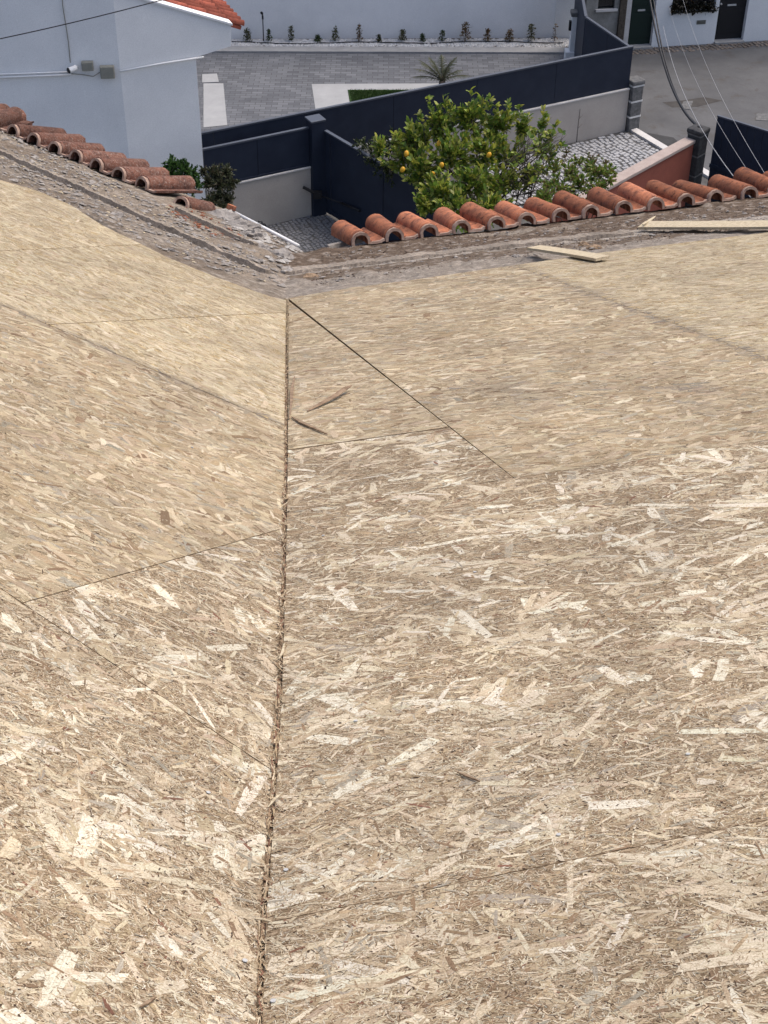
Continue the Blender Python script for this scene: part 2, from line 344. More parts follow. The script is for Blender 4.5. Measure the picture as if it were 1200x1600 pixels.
# courtyard of small limestone setts
cy0 = PC.P(-8, 0, 0); cy1 = PC.P(CE+0.25, 0, 0)
kx0, kx1 = g(985, 207), g(1050, 246)
kdir = (kx1-kx0)/np.linalg.norm(kx1-kx0)
sheet('courtyard', [cy0[:2]-PC.n[:2]*0.02, cy1[:2], kx0[:2], (kx0+kdir*6)[:2], (2, 18.5), (-6, 18.5)], 0.005, M['joint'])
mb = MB(); mb.prism([(*kx0[:2], 0), (*(kx0+kdir*6)[:2], 0), (*(kx0+kdir*6+np.array([.14, .1, 0]))[:2], 0), (*(kx0+np.array([.14, .1, 0]))[:2], 0)], (0, 0, 0.06))
tag(mb.build('courtyard_kerb', M['coping']), kind='structure')
def setts(name, poly, size, mat, gap=0.14, z=0.006):
    P = np.array([p[:2] for p in poly]); lo, hi = P.min(0), P.max(0)
    V = []; Lp = []; St = []
    ang = math.radians(31); ca, sa = math.cos(ang), math.sin(ang)
    c = (lo+hi)/2; R = np.linalg.norm(hi-lo)/2; n = int(R/size)+1
    for i in range(-n, n+1):
        off = random.random()*size
        for j in range(-n, n+1):
            x = i*size+random.uniform(-.16, .16)*size+.35*size*math.sin(j*.5+i*.13); y = j*size+off+random.uniform(-.16, .16)*size
            q = np.array([c[0]+ca*x-sa*y, c[1]+sa*x+ca*y])
            if not inpoly(q[None], P)[0]: continue
            hs = size/2*(1-gap); hz = z+random.uniform(0.006, 0.016); b = len(V); tw = random.uniform(-.25, .25)
            cs = []
            for a, e in ((-1, -1), (1, -1), (1, 1), (-1, 1)):
                dx, dy = a*hs*random.uniform(.75, 1.1), e*hs*random.uniform(.75, 1.1)
                r_ = ang+tw; cs.append((q[0]+math.cos(r_)*dx-math.sin(r_)*dy, q[1]+math.sin(r_)*dx+math.cos(r_)*dy))
            for cx, cy in cs: V.append((cx, cy, z-0.004))
            for cx, cy in cs: V.append((q[0]+(cx-q[0])*.86, q[1]+(cy-q[1])*.86, hz))
            for k in range(4):
                k2 = (k+1) % 4; St.append(len(Lp)); Lp += [b+k, b+k2, b+4+k2, b+4+k]
            St.append(len(Lp)); Lp += [b+4, b+5, b+6, b+7]
    return link(name, np_mesh(name, V, Lp, St, [mat]))
tag(setts('limestone_setts', [g(*q) for q in [(760, 262), (850, 236), (964, 209), (985, 209), (1045, 244), (1000, 275), (930, 330), (780, 330)]], 0.105, M['cobble']), 'white limestone setts paving the courtyard under the tree', 'setts', kind='stuff')
tag(setts('shaded_setts', [g(*q) for q in [(370, 365), (430, 351), (483, 338), (515, 338), (640, 420), (560, 450), (380, 420)]], 0.08, M['cobble_shade'], 0.14), 'setts with painted shade in the corner below the beige wall and gate', 'setts', kind='stuff')  # shade of this corner is painted into the stone colour

# ------------------------------------------------------------------ boards of the roof deck
def offset_poly(P, d):
    n = len(P); A = 0.5*sum(P[i][0]*P[(i+1) % n][1]-P[(i+1) % n][0]*P[i][1] for i in range(n)); s_ = 1 if A > 0 else -1
    ds = d if isinstance(d, (list, tuple)) else [d]*n; out = []
    ln = []
    for i in range(n):
        a, b = np.array(P[i]), np.array(P[(i+1) % n]); t_ = (b-a)/np.linalg.norm(b-a); nn = np.array([-t_[1], t_[0]])*s_
        ln.append((a+nn*ds[i], t_))
    for i in range(n):
        (p0, t0), (p1, t1) = ln[i-1], ln[i]; den = t0[0]*t1[1]-t0[1]*t1[0]
        if abs(den) < 1e-3: out.append(p1); continue
        k = ((p1-p0)[0]*t1[1]-(p1-p0)[1]*t1[0])/den; out.append(p0+t0*k)
    return np.array(out)
def clip_conv(subj, clip):                       # subject polygon clipped by a convex polygon
    out = [tuple(p) for p in subj]; n = len(clip)
    A = sum(clip[i][0]*clip[(i+1) % n][1]-clip[(i+1) % n][0]*clip[i][1] for i in range(n)); sg = 1 if A > 0 else -1
    for i in range(n):
        a, b = clip[i], clip[(i+1) % n]; ex, ey = (b[0]-a[0])*sg, (b[1]-a[1])*sg; inp = out; out = []
        if not inp: return []
        sd_ = [ex*(p[1]-a[1])-ey*(p[0]-a[0]) for p in inp]
        for k in range(len(inp)):
            p, q, dp, dq = inp[k-1], inp[k], sd_[k-1], sd_[k]
            if (dp >= 0) != (dq >= 0):
                f = dp/(dp-dq); out.append((p[0]+(q[0]-p[0])*f, p[1]+(q[1]-p[1])*f))
            if dq >= 0: out.append(q)
    return out
CL = dict(light=(0.66, 0.585, 0.455), cream=(0.61, 0.52, 0.38), mid=(0.49, 0.40, 0.28), tan=(0.42, 0.325, 0.21), brown=(0.28, 0.195, 0.125), grey=(0.385, 0.35, 0.285),
          pink=(0.50, 0.405, 0.295), dark=(0.085, 0.055, 0.038), yellow=(0.60, 0.52, 0.375), ygold=(0.53, 0.445, 0.31), ydeep=(0.425, 0.345, 0.235), redb=(0.24, 0.125, 0.085), white=(0.74, 0.70, 0.585))
def pal(**w):
    k = list(w); p_ = np.array([w[i] for i in k], float); return np.array([CL[i] for i in k]), p_/p_.sum()
PALF = pal(light=3.6, cream=3.2, mid=3.6, brown=2.6, grey=1.4, tan=3.2, white=.8, dark=.5)
# layers: per m2, length, width, spread, share at random, palette, place in the stack, colour spread
SPEC = {
 'rough': dict(base=(0.31, 0.235, 0.16), layers=[
   (260, (.03, .10), (.006, .022), .6, .4, pal(cream=2.6, mid=4, tan=2.8, light=2.0, pink=1, grey=.9, brown=.9), (.0, .6), .16),
   (300, (.035, .17), (.008, .034), .55, .4, pal(light=4, white=3.4, cream=2.6, mid=.9, pink=.6, grey=.3), (.15, .72), .10),
   (2200, (.015, .055), (.003, .009), .7, .4, pal(light=3.5, cream=3, mid=3, tan=1.6, brown=1.0, grey=1.0, pink=.6, redb=.15), (.1, .97), .16),
   (52000, (.004, .015), (.0010, .0026), .9, .5, PALF, (.0, 1), .2),
   (1000, (.003, .009), (.002, .0045), 1.5, .5, pal(dark=4, brown=2, redb=1), (.97, 1.0), .2)]),
 'smooth': dict(base=(0.38, 0.30, 0.20), layers=[
   (1100, (.04, .12), (.012, .034), .5, .3, pal(cream=2.4, mid=4.2, tan=3.2, pink=1.4, grey=.7, light=.8, ygold=2.2, ydeep=1.2, brown=.5), (.0, .9), .2),
   (1500, (.02, .06), (.003, .011), .5, .3, pal(light=2, cream=3, mid=3.4, tan=2.6, brown=.7, grey=.8), (.2, 1), .13),
   (12000, (.006, .024), (.0012, .003), .6, .35, PALF, (.3, 1), .18),
   (200, (.004, .014), (.002, .005), 1.5, .5, pal(dark=3, brown=3, redb=1), (.95, 1.0), .2)]),
 'yellow': dict(base=(0.44, 0.34, 0.20), layers=[
   (1000, (.04, .12), (.010, .028), .38, .22, pal(yellow=4, ygold=4, ydeep=1.2, cream=2.5, light=1.2, pink=.4), (.0, .9), .15),
   (2400, (.02, .06), (.003, .009), .4, .25, pal(yellow=4, ygold=3.4, ydeep=1.8, light=1.6, cream=2.4, brown=.6, tan=.8), (.2, 1), .18),
   (9000, (.008, .028), (.0015, .003), .5, .3, pal(yellow=2.4, ygold=3, ydeep=2.6, light=2, brown=.7), (.3, 1), .15),
   (80, (.004, .012), (.002, .004), 1.5, .5, pal(dark=2, brown=3), (.95, 1.0), .2)]),
}
TH = 0.0009
def make_panel(fr, poly, spec, parent, seed, dirt=(), tint=1.0, inset=0.0015, ang0=0.0):
    r = np.random.default_rng(seed); P = offset_poly(poly, inset if not isinstance(inset, list) else inset[:len(poly)]); sp_ = SPEC[spec]
    V = []; L_ = []; S_ = []; Cc = []; U_ = []
    nb = len(P)
    lo, hi = P.min(0), P.max(0); area = abs(0.5*np.sum(P[:, 0]*np.roll(P[:, 1], -1)-np.roll(P[:, 0], -1)*P[:, 1]))
    vcount = 0
    base = np.array([*[c_*tint*k_ for c_, k_ in zip(sp_['base'], (.93, .96, .96))], 0.0])
    # solid board
    top = [(*q, 0.0) for q in P]; bot = [(*q, -0.015) for q in P]
    V.append(np.array(top+bot)); 
    faces = [list(range(nb)), list(range(2*nb-1, nb-1, -1))]+[[(i+1) % nb, i, nb+i, nb+(i+1) % nb] for i in range(nb)]
    A_ = 0.5*np.sum(P[:, 0]*np.roll(P[:, 1], -1)-np.roll(P[:, 0], -1)*P[:, 1])
    if A_ < 0: faces = [f[::-1] for f in faces]
    ls = 0
    for k, f in enumerate(faces):
        S_.append(np.array([ls])); L_.append(np.array(f)); ls += len(f)
        Cc.append(np.repeat(base[None]*(1 if k < 2 else np.array([.62, .55, .5, 1])), len(f), 0)); U_.append(np.array([P[i % nb] if k < 2 else (0.3*i, .01*j) for j, i in enumerate(f)], float))
    vcount = 2*nb
    for (dens, Lr, Wr, sg, fr_rand, (pc, pw), zr, cv) in sp_['layers']:
        n = int(dens*np.prod(hi-lo))
        if n == 0: continue
        n = min(n, 1500000)
        c = lo+(hi-lo)*r.random((n, 2))
        W3 = fr.O+c[:, :1]*fr.U+c[:, 1:]*fr.V; d = W3-CAM; z = d@FW
        px = 600+FPX*(d@RT)/np.maximum(z, .1); py = 800-FPX*(d@UPV)/np.maximum(z, .1); dist = np.linalg.norm(d, axis=1)
        infr = (z > .3) & (px > -40) & (px < 1240) & (py > -40) & (py < 1640)
        wm = 0.5*(Wr[0]+Wr[1])
        lod = np.clip((wm*1504/dist/0.95), 0, 1)**2.3 if wm < .006 else np.ones(n)
        keep = r.random(n) < lod*np.where(infr, 1, .3 if wm < .006 else .8)
        c = c[keep]; dist = dist[keep]
        c = c[inpoly(c, P)]; n = len(c)
        if n == 0: continue
        clus = None
        if spec == 'rough' and wm > .015 and zr[0] > .1:      # pale strands lie in patches
            nc = max(1, n//7); clus = r.integers(0, nc, n); ctr = c[:nc].copy()
            c = np.where((r.random(n) < .7)[:, None], ctr[clus]+r.normal(0, 1, (n, 2))*np.array([.06, .03]), c); ca0 = r.normal(0, sg, nc)
            ok = inpoly(c, P); c = c[ok]; clus = clus[ok]; n = len(c)
        L = r.uniform(*Lr, n)*r.uniform(.7, 1.2, n); W = r.uniform(*Wr, n)
        a = np.where(r.random(n) < fr_rand, r.uniform(-1.5708, 1.5708, n), r.normal(0, sg, n) if clus is None else ca0[clus]+r.normal(0, .35, n))+ang0
        # outline of six points: skewed, splintered ends
        e1, e2 = r.uniform(-.22, .22, n), r.uniform(-.22, .22, n); w1, w2 = r.uniform(.45, 1, n), r.uniform(.45, 1, n)
        bow = r.normal(0, .12, n)*W
        X = np.stack([-.5+np.minimum(e1, 0)*0-.0*e1-np.abs(e1)*.3, .0*e1, .5+e2*.3, .5-e2*.3, .0*e1, -.5+np.abs(e1)*.3], 1)*L[:, None]
        Y = np.stack([-.5*w1, -.5*np.ones(n), -.5*w2, .5*w2, .5*np.ones(n), .5*w1], 1)*W[:, None]
        Y[:, 1] += bow; Y[:, 4] += bow
        ca, sa = np.cos(a)[:, None], np.sin(a)[:, None]
        Q = np.stack([c[:, :1]+X*ca-Y*sa, c[:, 1:]+X*sa+Y*ca], 2)
        zt = (zr[0]+(zr[1]-zr[0])*r.random(n))*TH+.00006
        tl = r.normal(0, 1, n)*.0004/np.maximum(L, .02)*.35; tw = r.normal(0, 1, n)*.008
        Z = zt[:, None]+np.clip(X*tl[:, None]+Y*tw[:, None], -.0002, .0002)
        Z = np.maximum(Z, .00004)
        ci = r.choice(len(pc), n, p=pw); cc = pc[ci]*r.uniform(1-cv, 1+cv*.8, (n, 1))*r.normal(1, .012, (n, 3))*(np.array([.885, .895, .90]) if spec == 'rough' else np.array([.85, .86, .86]))*tint
        for (ax, ay, bx, by, wd, amt) in dirt:   # trodden dirt and dust along a joint
            tt = np.clip(((c[:, 0]-ax)*(bx-ax)+(c[:, 1]-ay)*(by-ay))/((bx-ax)**2+(by-ay)**2), 0, 1)
            dd = np.hypot(c[:, 0]-ax-tt*(bx-ax), c[:, 1]-ay-tt*(by-ay)); k = np.exp(-(dd/wd)**2)*amt*r.uniform(.3, 1.2, n)
            cc = cc*(1-np.clip(k, 0, .85))[:, None]+np.array([.17, .15, .135])*np.clip(k, 0, .85)[:, None]
        cc = np.clip(cc, .01, .9)
        ins = inpoly(Q.reshape(-1, 2), P).reshape(n, 6).all(1)
        uo = r.random((n, 2))*40
        idx = np.where(ins)[0]; m = len(idx)
        if wm < .006:                            # thin ones: four points are enough
            sel = [0, 2, 3, 5]
        else: sel = [0, 1, 2, 3, 4, 5]
        ns = len(sel)
        V.append(np.concatenate([Q[idx][:, sel], Z[idx][:, sel, None]], 2).reshape(-1, 3))
        L_.append(np.arange(m*ns)+vcount); S_.append(ls+np.arange(m)*ns); ls += m*ns; vcount += m*ns
        Cc.append(np.repeat(np.concatenate([cc[idx], np.ones((m, 1))], 1), ns, 0))
        U_.append((np.stack([X[idx][:, sel], Y[idx][:, sel]], 2)+uo[idx][:, None, :]).reshape(-1, 2))
        if wm > .002:
            for i in np.where(~ins)[0]:
                pg = clip_conv(P, Q[i])
                if len(pg) < 3: continue
                k = len(pg); V.append(np.array([(*q, zt[i]) for q in pg])); L_.append(np.arange(k)+vcount); S_.append(np.array([ls])); ls += k; vcount += k
                Cc.append(np.repeat(np.array([[*cc[i], 1]]), k, 0))
                qq = np.array(pg)-c[i]; U_.append(np.stack([qq[:, 0]*ca[i]+qq[:, 1]*sa[i], -qq[:, 0]*sa[i]+qq[:, 1]*ca[i]], 1)+uo[i])
    V = np.concatenate(V); W = fr.O+V[:, :1]*fr.U+V[:, 1:2]*fr.V+V[:, 2:]*fr.N-WL[parent.name]
    me = np_mesh('osb_panel', W, np.concatenate(L_), np.concatenate(S_), [M['osb']], np.concatenate(Cc), np.concatenate(U_))
    return link('osb_panel', me, parent)

house = thing('house_roof', (0.0, 5.0, 0.0), 'roof deck of bare strand boards meeting in a valley, in the foreground', 'roof')
rp = lambda x, y: FR.px(x, y)
lp = lambda x, y: FL.px(x, y)
uA1 = rp(620, 603)[0]; uA2 = 0.5*(rp(820, 420)[0]+rp(1200, 560)[0])
vB1 = rp(575, 686)[1]; vB2 = 0.5*(rp(800, 745)[1]+rp(1200, 690)[1]); vB3 = rp(660, 1392)[1]
# valley joint as seen: a slightly wandering cut
val = [(404, 1600), (411, 1430), (426, 1240), (436, 1090), (443, 900), (446, 760), (448, 600), (449, 469)]
vr = [rp(x+5*(.35+.65*(y-465)/1135), y) for x, y in val]; vl = [lp(x-4*(.35+.65*(y-465)/1135), y) for x, y in val]
ext = (vr[0]-vr[1])/np.linalg.norm(vr[0]-vr[1]); vr.insert(0, vr[0]+ext*1.0)
extl = (vl[0]-vl[1])/np.linalg.norm(vl[0]-vl[1]); vl.insert(0, vl[0]+extl*1.0)
def at_v(pts, v):                                # point of the valley cut at a given v
    for a, b in zip(pts, pts[1:]):
        if (a[1]-v)*(b[1]-v) <= 0: return a+(b-a)*((v-a[1])/(b[1]-a[1]))
def between(pts, va, vb): return [q for q in pts if min(va, vb) < q[1] < max(va, vb)]
uMax = 4.6
eaveR = [rp(*q) for q in [(450, 466), (545, 450), (640, 438), (820, 412), (945, 394), (1200, 363), (1600, 316)]]
def eave_at(u):
    for a, b in zip(eaveR, eaveR[1:]):
        if a[0] <= u <= b[0]: return a+(b-a)*((u-a[0])/(b[0]-a[0]))
    return eaveR[-1]
e1 = eave_at(uA1+.001) if uA1 > eaveR[0][0] else eaveR[0]
mids = lambda a, b: [q for q in eaveR if a+.02 < q[0] < b-.02]
uMax = eaveR[-1][0]
# right slope
dA2 = [(uA2, eave_at(uA2)[1], uA2, vB2, .035, .8)]
make_panel(FR, [(uA2, vB2), (uMax, vB2), eaveR[-1]]+mids(uA2, uMax)[::-1]+[eave_at(uA2)], 'yellow', house, 11, dA2, inset=.0008, ang0=-.06)
st_ = [(*rp(1010, 605), *rp(1110, 610), .035, .8), (*rp(930, 672), *rp(990, 676), .03, .6), (*rp(770, 590), *rp(850, 640), .09, .35)]
make_panel(FR, [(uA1, vB2), (uA2, vB2), eave_at(uA2)]+mids(uA1, uA2)[::-1]+[e1], 'smooth', house, 12, dA2+st_, inset=.0007)
a = at_v(vr, vB1)
make_panel(FR, [a]+[(uA1, vB1), (uA1, e1[1]-.01)]+[vr[-1]]+between(vr, vB1, vr[-1][1]-.02)[::-1], 'smooth', house, 13, inset=[.009, .0006, .003]+[.0015]*20)
b = at_v(vr, vB2)
make_panel(FR, [b, (uA1, vB2), (uA1, vB1), a]+between(vr, vB1, vB2)[::-1], 'rough', house, 14, inset=.0012)
c_ = at_v(vr, vB3)
make_panel(FR, [c_, (uMax, vB3), (uMax, vB2), b]+between(vr, vB2, vB3)[::-1], 'rough', house, 15, [(*rp(540, 1080), *rp(580, 1075), .02, .5)], inset=.0012)
vEnd = vr[0][1]
make_panel(FR, [vr[0], (uMax, vEnd), (uMax, vB3), c_]+between(vr, vEnd+1e-6, vB3)[::-1], 'rough', house, 16, inset=.0007)
# left slope
def X(p0, p1, q0, q1):
    p0, p1, q0, q1 = map(np.array, (p0, p1, q0, q1)); d, e = p1-p0, q1-q0; k = ((q0-p0)[0]*e[1]-(q0-p0)[1]*e[0])/(d[0]*e[1]-d[1]*e[0]); return p0+d*k
S1 = (lp(0, 475), lp(436, 662)); S2 = (lp(0, 919), lp(424, 1203)); K1 = (lp(40, 941), lp(441, 826)); K2 = (lp(100, 506), lp(446, 488)); K3 = (lp(0, 392), lp(220, 382))
def vl_at(line):
    for i in range(len(vl)-1):
        q = X(vl[i], vl[i+1], *line); t_ = (q-vl[i])@(vl[i+1]-vl[i])/((vl[i+1]-vl[i])@(vl[i+1]-vl[i]))
        if -1e-6 <= t_ <= 1: return q, i
    return vl[-1], len(vl)-2
def ext_l(line, du):                             # carry a joint on out of the picture to the left
    d = line[0]-line[1]; d = d/np.linalg.norm(d); return line[0]+d*du
eaveL = [lp(*q) for q in [(448, 468), (425, 464), (390, 452), (330, 430), (262, 402), (222, 382), (160, 352), (110, 320), (62, 299), (0, 281), (-420, 145)]]
s1v, i1 = vl_at(S1); s2v, i2 = vl_at(S2); k1v, j1 = vl_at(K1); k2v, j2 = vl_at(K2)
s1w = ext_l(S1, 2.2); s2w = ext_l(S2, 2.4)
k2w = X(*K2, *S1); k3w = X(*K3, *S1)
dS1 = [(*S1[0], *S1[1], .03, .75)]
make_panel(FL, [s1v]+[k2v if False else q for q in vl[i1+1:j2+1]]+[k2v, k2w], 'yellow', house, 21, dS1, tint=1.03, inset=.0028)
make_panel(FL, [k2w, k2v]+vl[j2+1:]+eaveL[1:6]+[k3w], 'yellow', house, 22, dS1, tint=.97, inset=.0018)
make_panel(FL, [k3w]+eaveL[5:]+[s1w], 'yellow', house, 23, dS1, tint=1.0, inset=.0018)
k1s = X(*K1, *S2)
make_panel(FL, [k1s, k1v]+vl[j1+1:i1+1]+[s1v, s1w, s2w], 'smooth', house, 24, dS1+[(*lp(150, 780), *lp(200, 790), .02, .5)], inset=.0016, ang0=.12)
make_panel(FL, [k1s, s2v]+vl[i2+1:j1+1]+[k1v], 'rough', house, 25, inset=.0012)
make_panel(FL, [s2v, s2w, (s2w[0], vl[0][1]-.2), (vl[0][0], vl[0][1]-.2)]+vl[0:i2+1], 'rough', house, 26, inset=.0012)
# batten under the valley joint, ragged edge fibres
mb = MB(); NV = (NR+NL)/np.linalg.norm(NR+NL)
pv = [FR.P(*q) for q in vr]
side = np.cross(VD, NV)
for i in range(len(pv)-1):
    c2 = (pv[i]+pv[i+1])/2-NV*.020; mb.box(c2, (pv[i+1]-pv[i])/2, side*.06, NV*.009)
mb.build('valley_batten', M['under'], house)
V = []; Lp = []; St = []; Cc = []
for k in range(2600):                            # frayed fibres and sawdust lying in the joint
    i = random.randrange(len(pv)-1); f = random.random(); p0 = pv[i]+(pv[i+1]-pv[i])*f-side*random.uniform(-.002, .012)*1.0+NV*random.uniform(-.011, .0015)
    d = VD*random.gauss(0, 1)+side*random.gauss(0, .35)+NV*random.gauss(0, .25); d = d/np.linalg.norm(d)*random.uniform(.004, .02); w = np.cross(d, NV); w = w/np.linalg.norm(w)*random.uniform(.0007, .0022)
    b_ = len(V); V += [p0-d-w, p0+d-w*.4, p0+d+w*.4, p0-d+w]; St.append(len(Lp)); Lp += [b_, b_+1, b_+2, b_+3]
    cc = random.choice([CL['brown'], CL['tan'], CL['mid'], CL['tan'], CL['mid'], CL['brown'], CL['cream'], CL['redb']]); Cc += [(*cc, 1)]*4
o = link('joint_fibres', np_mesh('joint_fibres', np.array(V)-WL[house.name], Lp, St, [M['osb']], Cc, [(random.random()*9, random.random()*9) for _ in Lp]), house); o['kind'] = 'stuff'
# screw heads
mb = MB(); mb.tube([(0, 0, 0), (0, 0, .0012)], .0042, 10); scr = mb.mesh('screw', M['steel'])
for fr, x, y in [(FR, 447, 1361), (FR, 427, 1566), (FR, 873, 1306), (FR, 505, 838), (FL, 382, 1503), (FR, 556, 1128), (FR, 1075, 1180), (FL, 325, 1240), (FR, 640, 800), (FR, 742, 895), (FL, 300, 700), (FR, 900, 620)]:
    u, v = fr.px(x, y); p_ = fr.P(u, v, .0022)-WL[house.name]
    o = bpy.data.objects.new('screw', scr); col.objects.link(o); o.parent = house
    o.matrix_basis = Matrix(((*fr.U[:1], fr.V[0], fr.N[0], p_[0]), (fr.U[1], fr.V[1], fr.N[1], p_[1]), (fr.U[2], fr.V[2], fr.N[2], p_[2]), (0, 0, 0, 1)))

# ------------------------------------------------------------------ mortar ledges at the eaves
HL = -0.055
def fbm(x, y, s, seed=0.0, o=4):
    return mnoise.fractal(Vector((x*s, y*s, seed)), 1.0, 2.0, o)
def ledge(fr, u0, u1, vin, vout, hfun, cfun, step, name):
    nu = int((u1-u0)/step); us = np.linspace(u0, u1, nu); nv = 190
    V = np.zeros((nu, nv, 3)); C = np.ones((nu, nv, 4))
    for i, u in enumerate(us):
        a_, b_ = vin(u), vout(u)
        for j in range(nv):
            v = a_+(b_-a_)*j/(nv-1); s_ = v-a_-.12
            h = hfun(u, v, s_, b_-v); V[i, j] = fr.P(u, v, h)
            C[i, j, :3] = cfun(u, v, s_, b_-v, h)
    # skirt at the outer edge
    idx = np.arange(nu*nv).reshape(nu, nv)
    F = np.stack([idx[:-1, :-1], idx[1:, :-1], idx[1:, 1:], idx[:-1, 1:]], 2).reshape(-1, 4)
    VV = V.reshape(-1, 3); CC = C.reshape(-1, 4)
    sk = V[:, -1]-np.array([0, 0, .14]); b0 = len(VV); VV = np.concatenate([VV, sk]); CC = np.concatenate([CC, C[:, -1]*.9])
    F2 = np.stack([idx[:-1, -1], idx[1:, -1], b0+np.arange(1, nu), b0+np.arange(nu-1)], 1)
    F = np.concatenate([F, F2])
    me = np_mesh(name, VV-WL[house.name], F.ravel(), np.arange(len(F))*4, [M['mortar']], CC[F.ravel()], smooth=True)
    return link(name, me, house)
def interp(pts, u, k=1):
    xs = [q[0] for q in pts]; ys = [q[k] for q in pts]
    o_ = np.argsort(xs); return float(np.interp(u, np.array(xs)[o_], np.array(ys)[o_]))
GREY, PALE, SOIL, DUST = map(np.array, ((.225, .195, .165), (.40, .365, .325), (.10, .07, .05), (.28, .23, .18)))
# left
mL0, mL1 = FL.px(18, 214, HL), FL.px(218, 296, HL)          # line of the tile mouths
ridge = [FL.px(x, y, HL) for x, y in [(-200, 152), (0, 242), (120, 296), (240, 352), (367, 408), (420, 432)]]
ridge2 = [FL.px(x, y, HL) for x, y in [(275, 330), (400, 388)]]
outL = [FL.px(x, y, HL) for x, y in [(-420, 95), (0, 190), (250, 290), (345, 326), (400, 352), (466, 388), (520, 420)]]
def hL(u, v, s, e):
    h = HL+fbm(u, v, 1.2)*.012+fbm(u, v, 7, 3)*.006+fbm(u, v, 26, 5)*.005+max(0, fbm(u, v, 4, 44)-.25)*.03
    dr = abs(v-interp(ridge, u)); h += 0
    if ridge2[0][0] < u < ridge2[1][0]: h += 0
    h -= .03*math.exp(-((s-.05)/.14)**2)
    return h
def cL(u, v, s, e, h):
    n = fbm(u, v, 5, 21)*.5+.5; n2 = fbm(u, v, 16, 4)*.5+.5; n3 = fbm(u, v, 1.7, 8)*.5+.5
    c = GREY*(1-n)+DUST*n
    dr = v-interp(ridge, u)
    if dr > .07: c = c*.55+DUST*.45
    if abs(dr) < .06: c = c*.35+np.array([.34, .29, .245])*.65
    if n2 > .62: c = c*.55+PALE*.45
    if n3 < .38: c = c*.6+SOIL*.4
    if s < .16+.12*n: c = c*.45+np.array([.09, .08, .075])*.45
    return c*(.8+.4*n2)
uLo, uHi = -6.0, .45
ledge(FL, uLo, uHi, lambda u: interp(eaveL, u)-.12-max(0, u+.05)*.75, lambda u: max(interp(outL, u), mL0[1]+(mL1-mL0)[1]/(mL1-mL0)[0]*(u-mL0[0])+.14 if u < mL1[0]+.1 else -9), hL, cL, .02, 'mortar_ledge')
# right
mR0, mR1 = FR.px(565, 386, HL), FR.px(1168, 313, HL)
dR = mR1-mR0
band = [FR.px(x, y, HL) for x, y in [(440, 428), (640, 405), (800, 385), (985, 365), (1300, 330)]]
outR = [mR0+dR*k+np.array([0, .05]) for k in (-.35, 1.6)]
def hR(u, v, s, e):
    h = HL+fbm(u, v, 1.2, 13)*.010+fbm(u, v, 7, 14)*.006+fbm(u, v, 26, 15)*.005+max(0, fbm(u, v, 4, 54)-.25)*.03
    db = v-interp(band, u)
    h += 0
    h -= .02*math.exp(-((s-.03)/.1)**2)
    return h
def cR(u, v, s, e, h):
    n = fbm(u, v, 5, 31)*.5+.5; n2 = fbm(u, v, 15, 34)*.5+.5; n3 = fbm(u, v, 2.2, 38)*.5+.5
    db = v-interp(band, u); c = GREY*(1-n)+DUST*n
    if db > .13: c = c*.15+SOIL*.85*(1+.5*n2) if n3 > .3 or u < 1.7 else c
    elif db > -.13: c = c*.3+PALE*.7
    elif db > -.42: c = c*.35+SOIL*.65*(1.2) if n3 > .36 else c
    else: c = c*.6+np.array([.34, .31, .28])*.4
    if n2 > .64: c = c*.6+PALE*.4
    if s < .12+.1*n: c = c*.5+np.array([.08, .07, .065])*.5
    return c*(.8+.4*n2)
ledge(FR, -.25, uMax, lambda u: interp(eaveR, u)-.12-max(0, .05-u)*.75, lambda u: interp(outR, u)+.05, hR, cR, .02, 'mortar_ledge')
# straight mortar strips left on the ledges
def mortar_strip(fr, pts, w, th, seed, n=90):
    r = random.Random(seed); us = np.linspace(pts[0][0], pts[-1][0], n); V = []
    for u in us:
        v = interp(pts, u)+fbm(u, 0, 2, seed)*.006; k = max(.3, 1+.22*fbm(u, 0, 5, seed+7)); e = .004*fbm(u, 0, 14, seed+3)
        h = HL-.02+th*k if 0 < abs(u-us[0]) < abs(us[-1]-us[0])-1e-6 else HL-.05
        e += r.gauss(0, .0015); V.append([fr.P(u, v-w+e, HL-.05), fr.P(u, v-w*.8+e, h+r.uniform(-.003, .003)), fr.P(u, v+w*.8, h+r.uniform(-.003, .003)), fr.P(u, v+w+e*.5, HL-.05)])
    V = np.array(V); idx = np.arange(n*4).reshape(n, 4); F = np.stack([idx[:-1, :-1], idx[1:, :-1], idx[1:, 1:], idx[:-1, 1:]], 2).reshape(-1, 4)
    C = np.ones((n*4, 4)); C[:, :3] = np.repeat(np.array([[.33, .285, .24]])*np.array([[1+.35*fbm(u, 3, 4, seed)] for u in us]), 4, 0)
    return link('mortar_strip', np_mesh('mortar_strip', V.reshape(-1, 3)-WL[house.name], F.ravel(), np.arange(len(F))*4, [M['mortar']], C[F.ravel()]), house)
mortar_strip(FL, ridge, .03, .055, 3, 260); mortar_strip(FL, ridge2, .03, .05, 5, 100)
mortar_strip(FR, [q for q in band if q[0] < 3.2], .10, .042, 8, 200)
# walls of the house under the eaves
def eave_wall(fr, pts, u0, u1):
    mb = MB(); p0, p1 = fr.P(u0, interp(pts, u0)-.40, HL-.32), fr.P(u1, interp(pts, u1)-.40, HL-.32); d = p1-p0; nrm = np.cross(d, (0, 0, 1)); nrm /= np.linalg.norm(nrm)
    mb.prism([(p0[0], p0[1], 0), (p1[0], p1[1], 0), p1, p0], nrm*.25); mb.build('house_wall', M['white'], house)
eave_wall(FL, outL, -5.3, -1.0); eave_wall(FR, outR, FR.px(500, 400)[0], uMax)

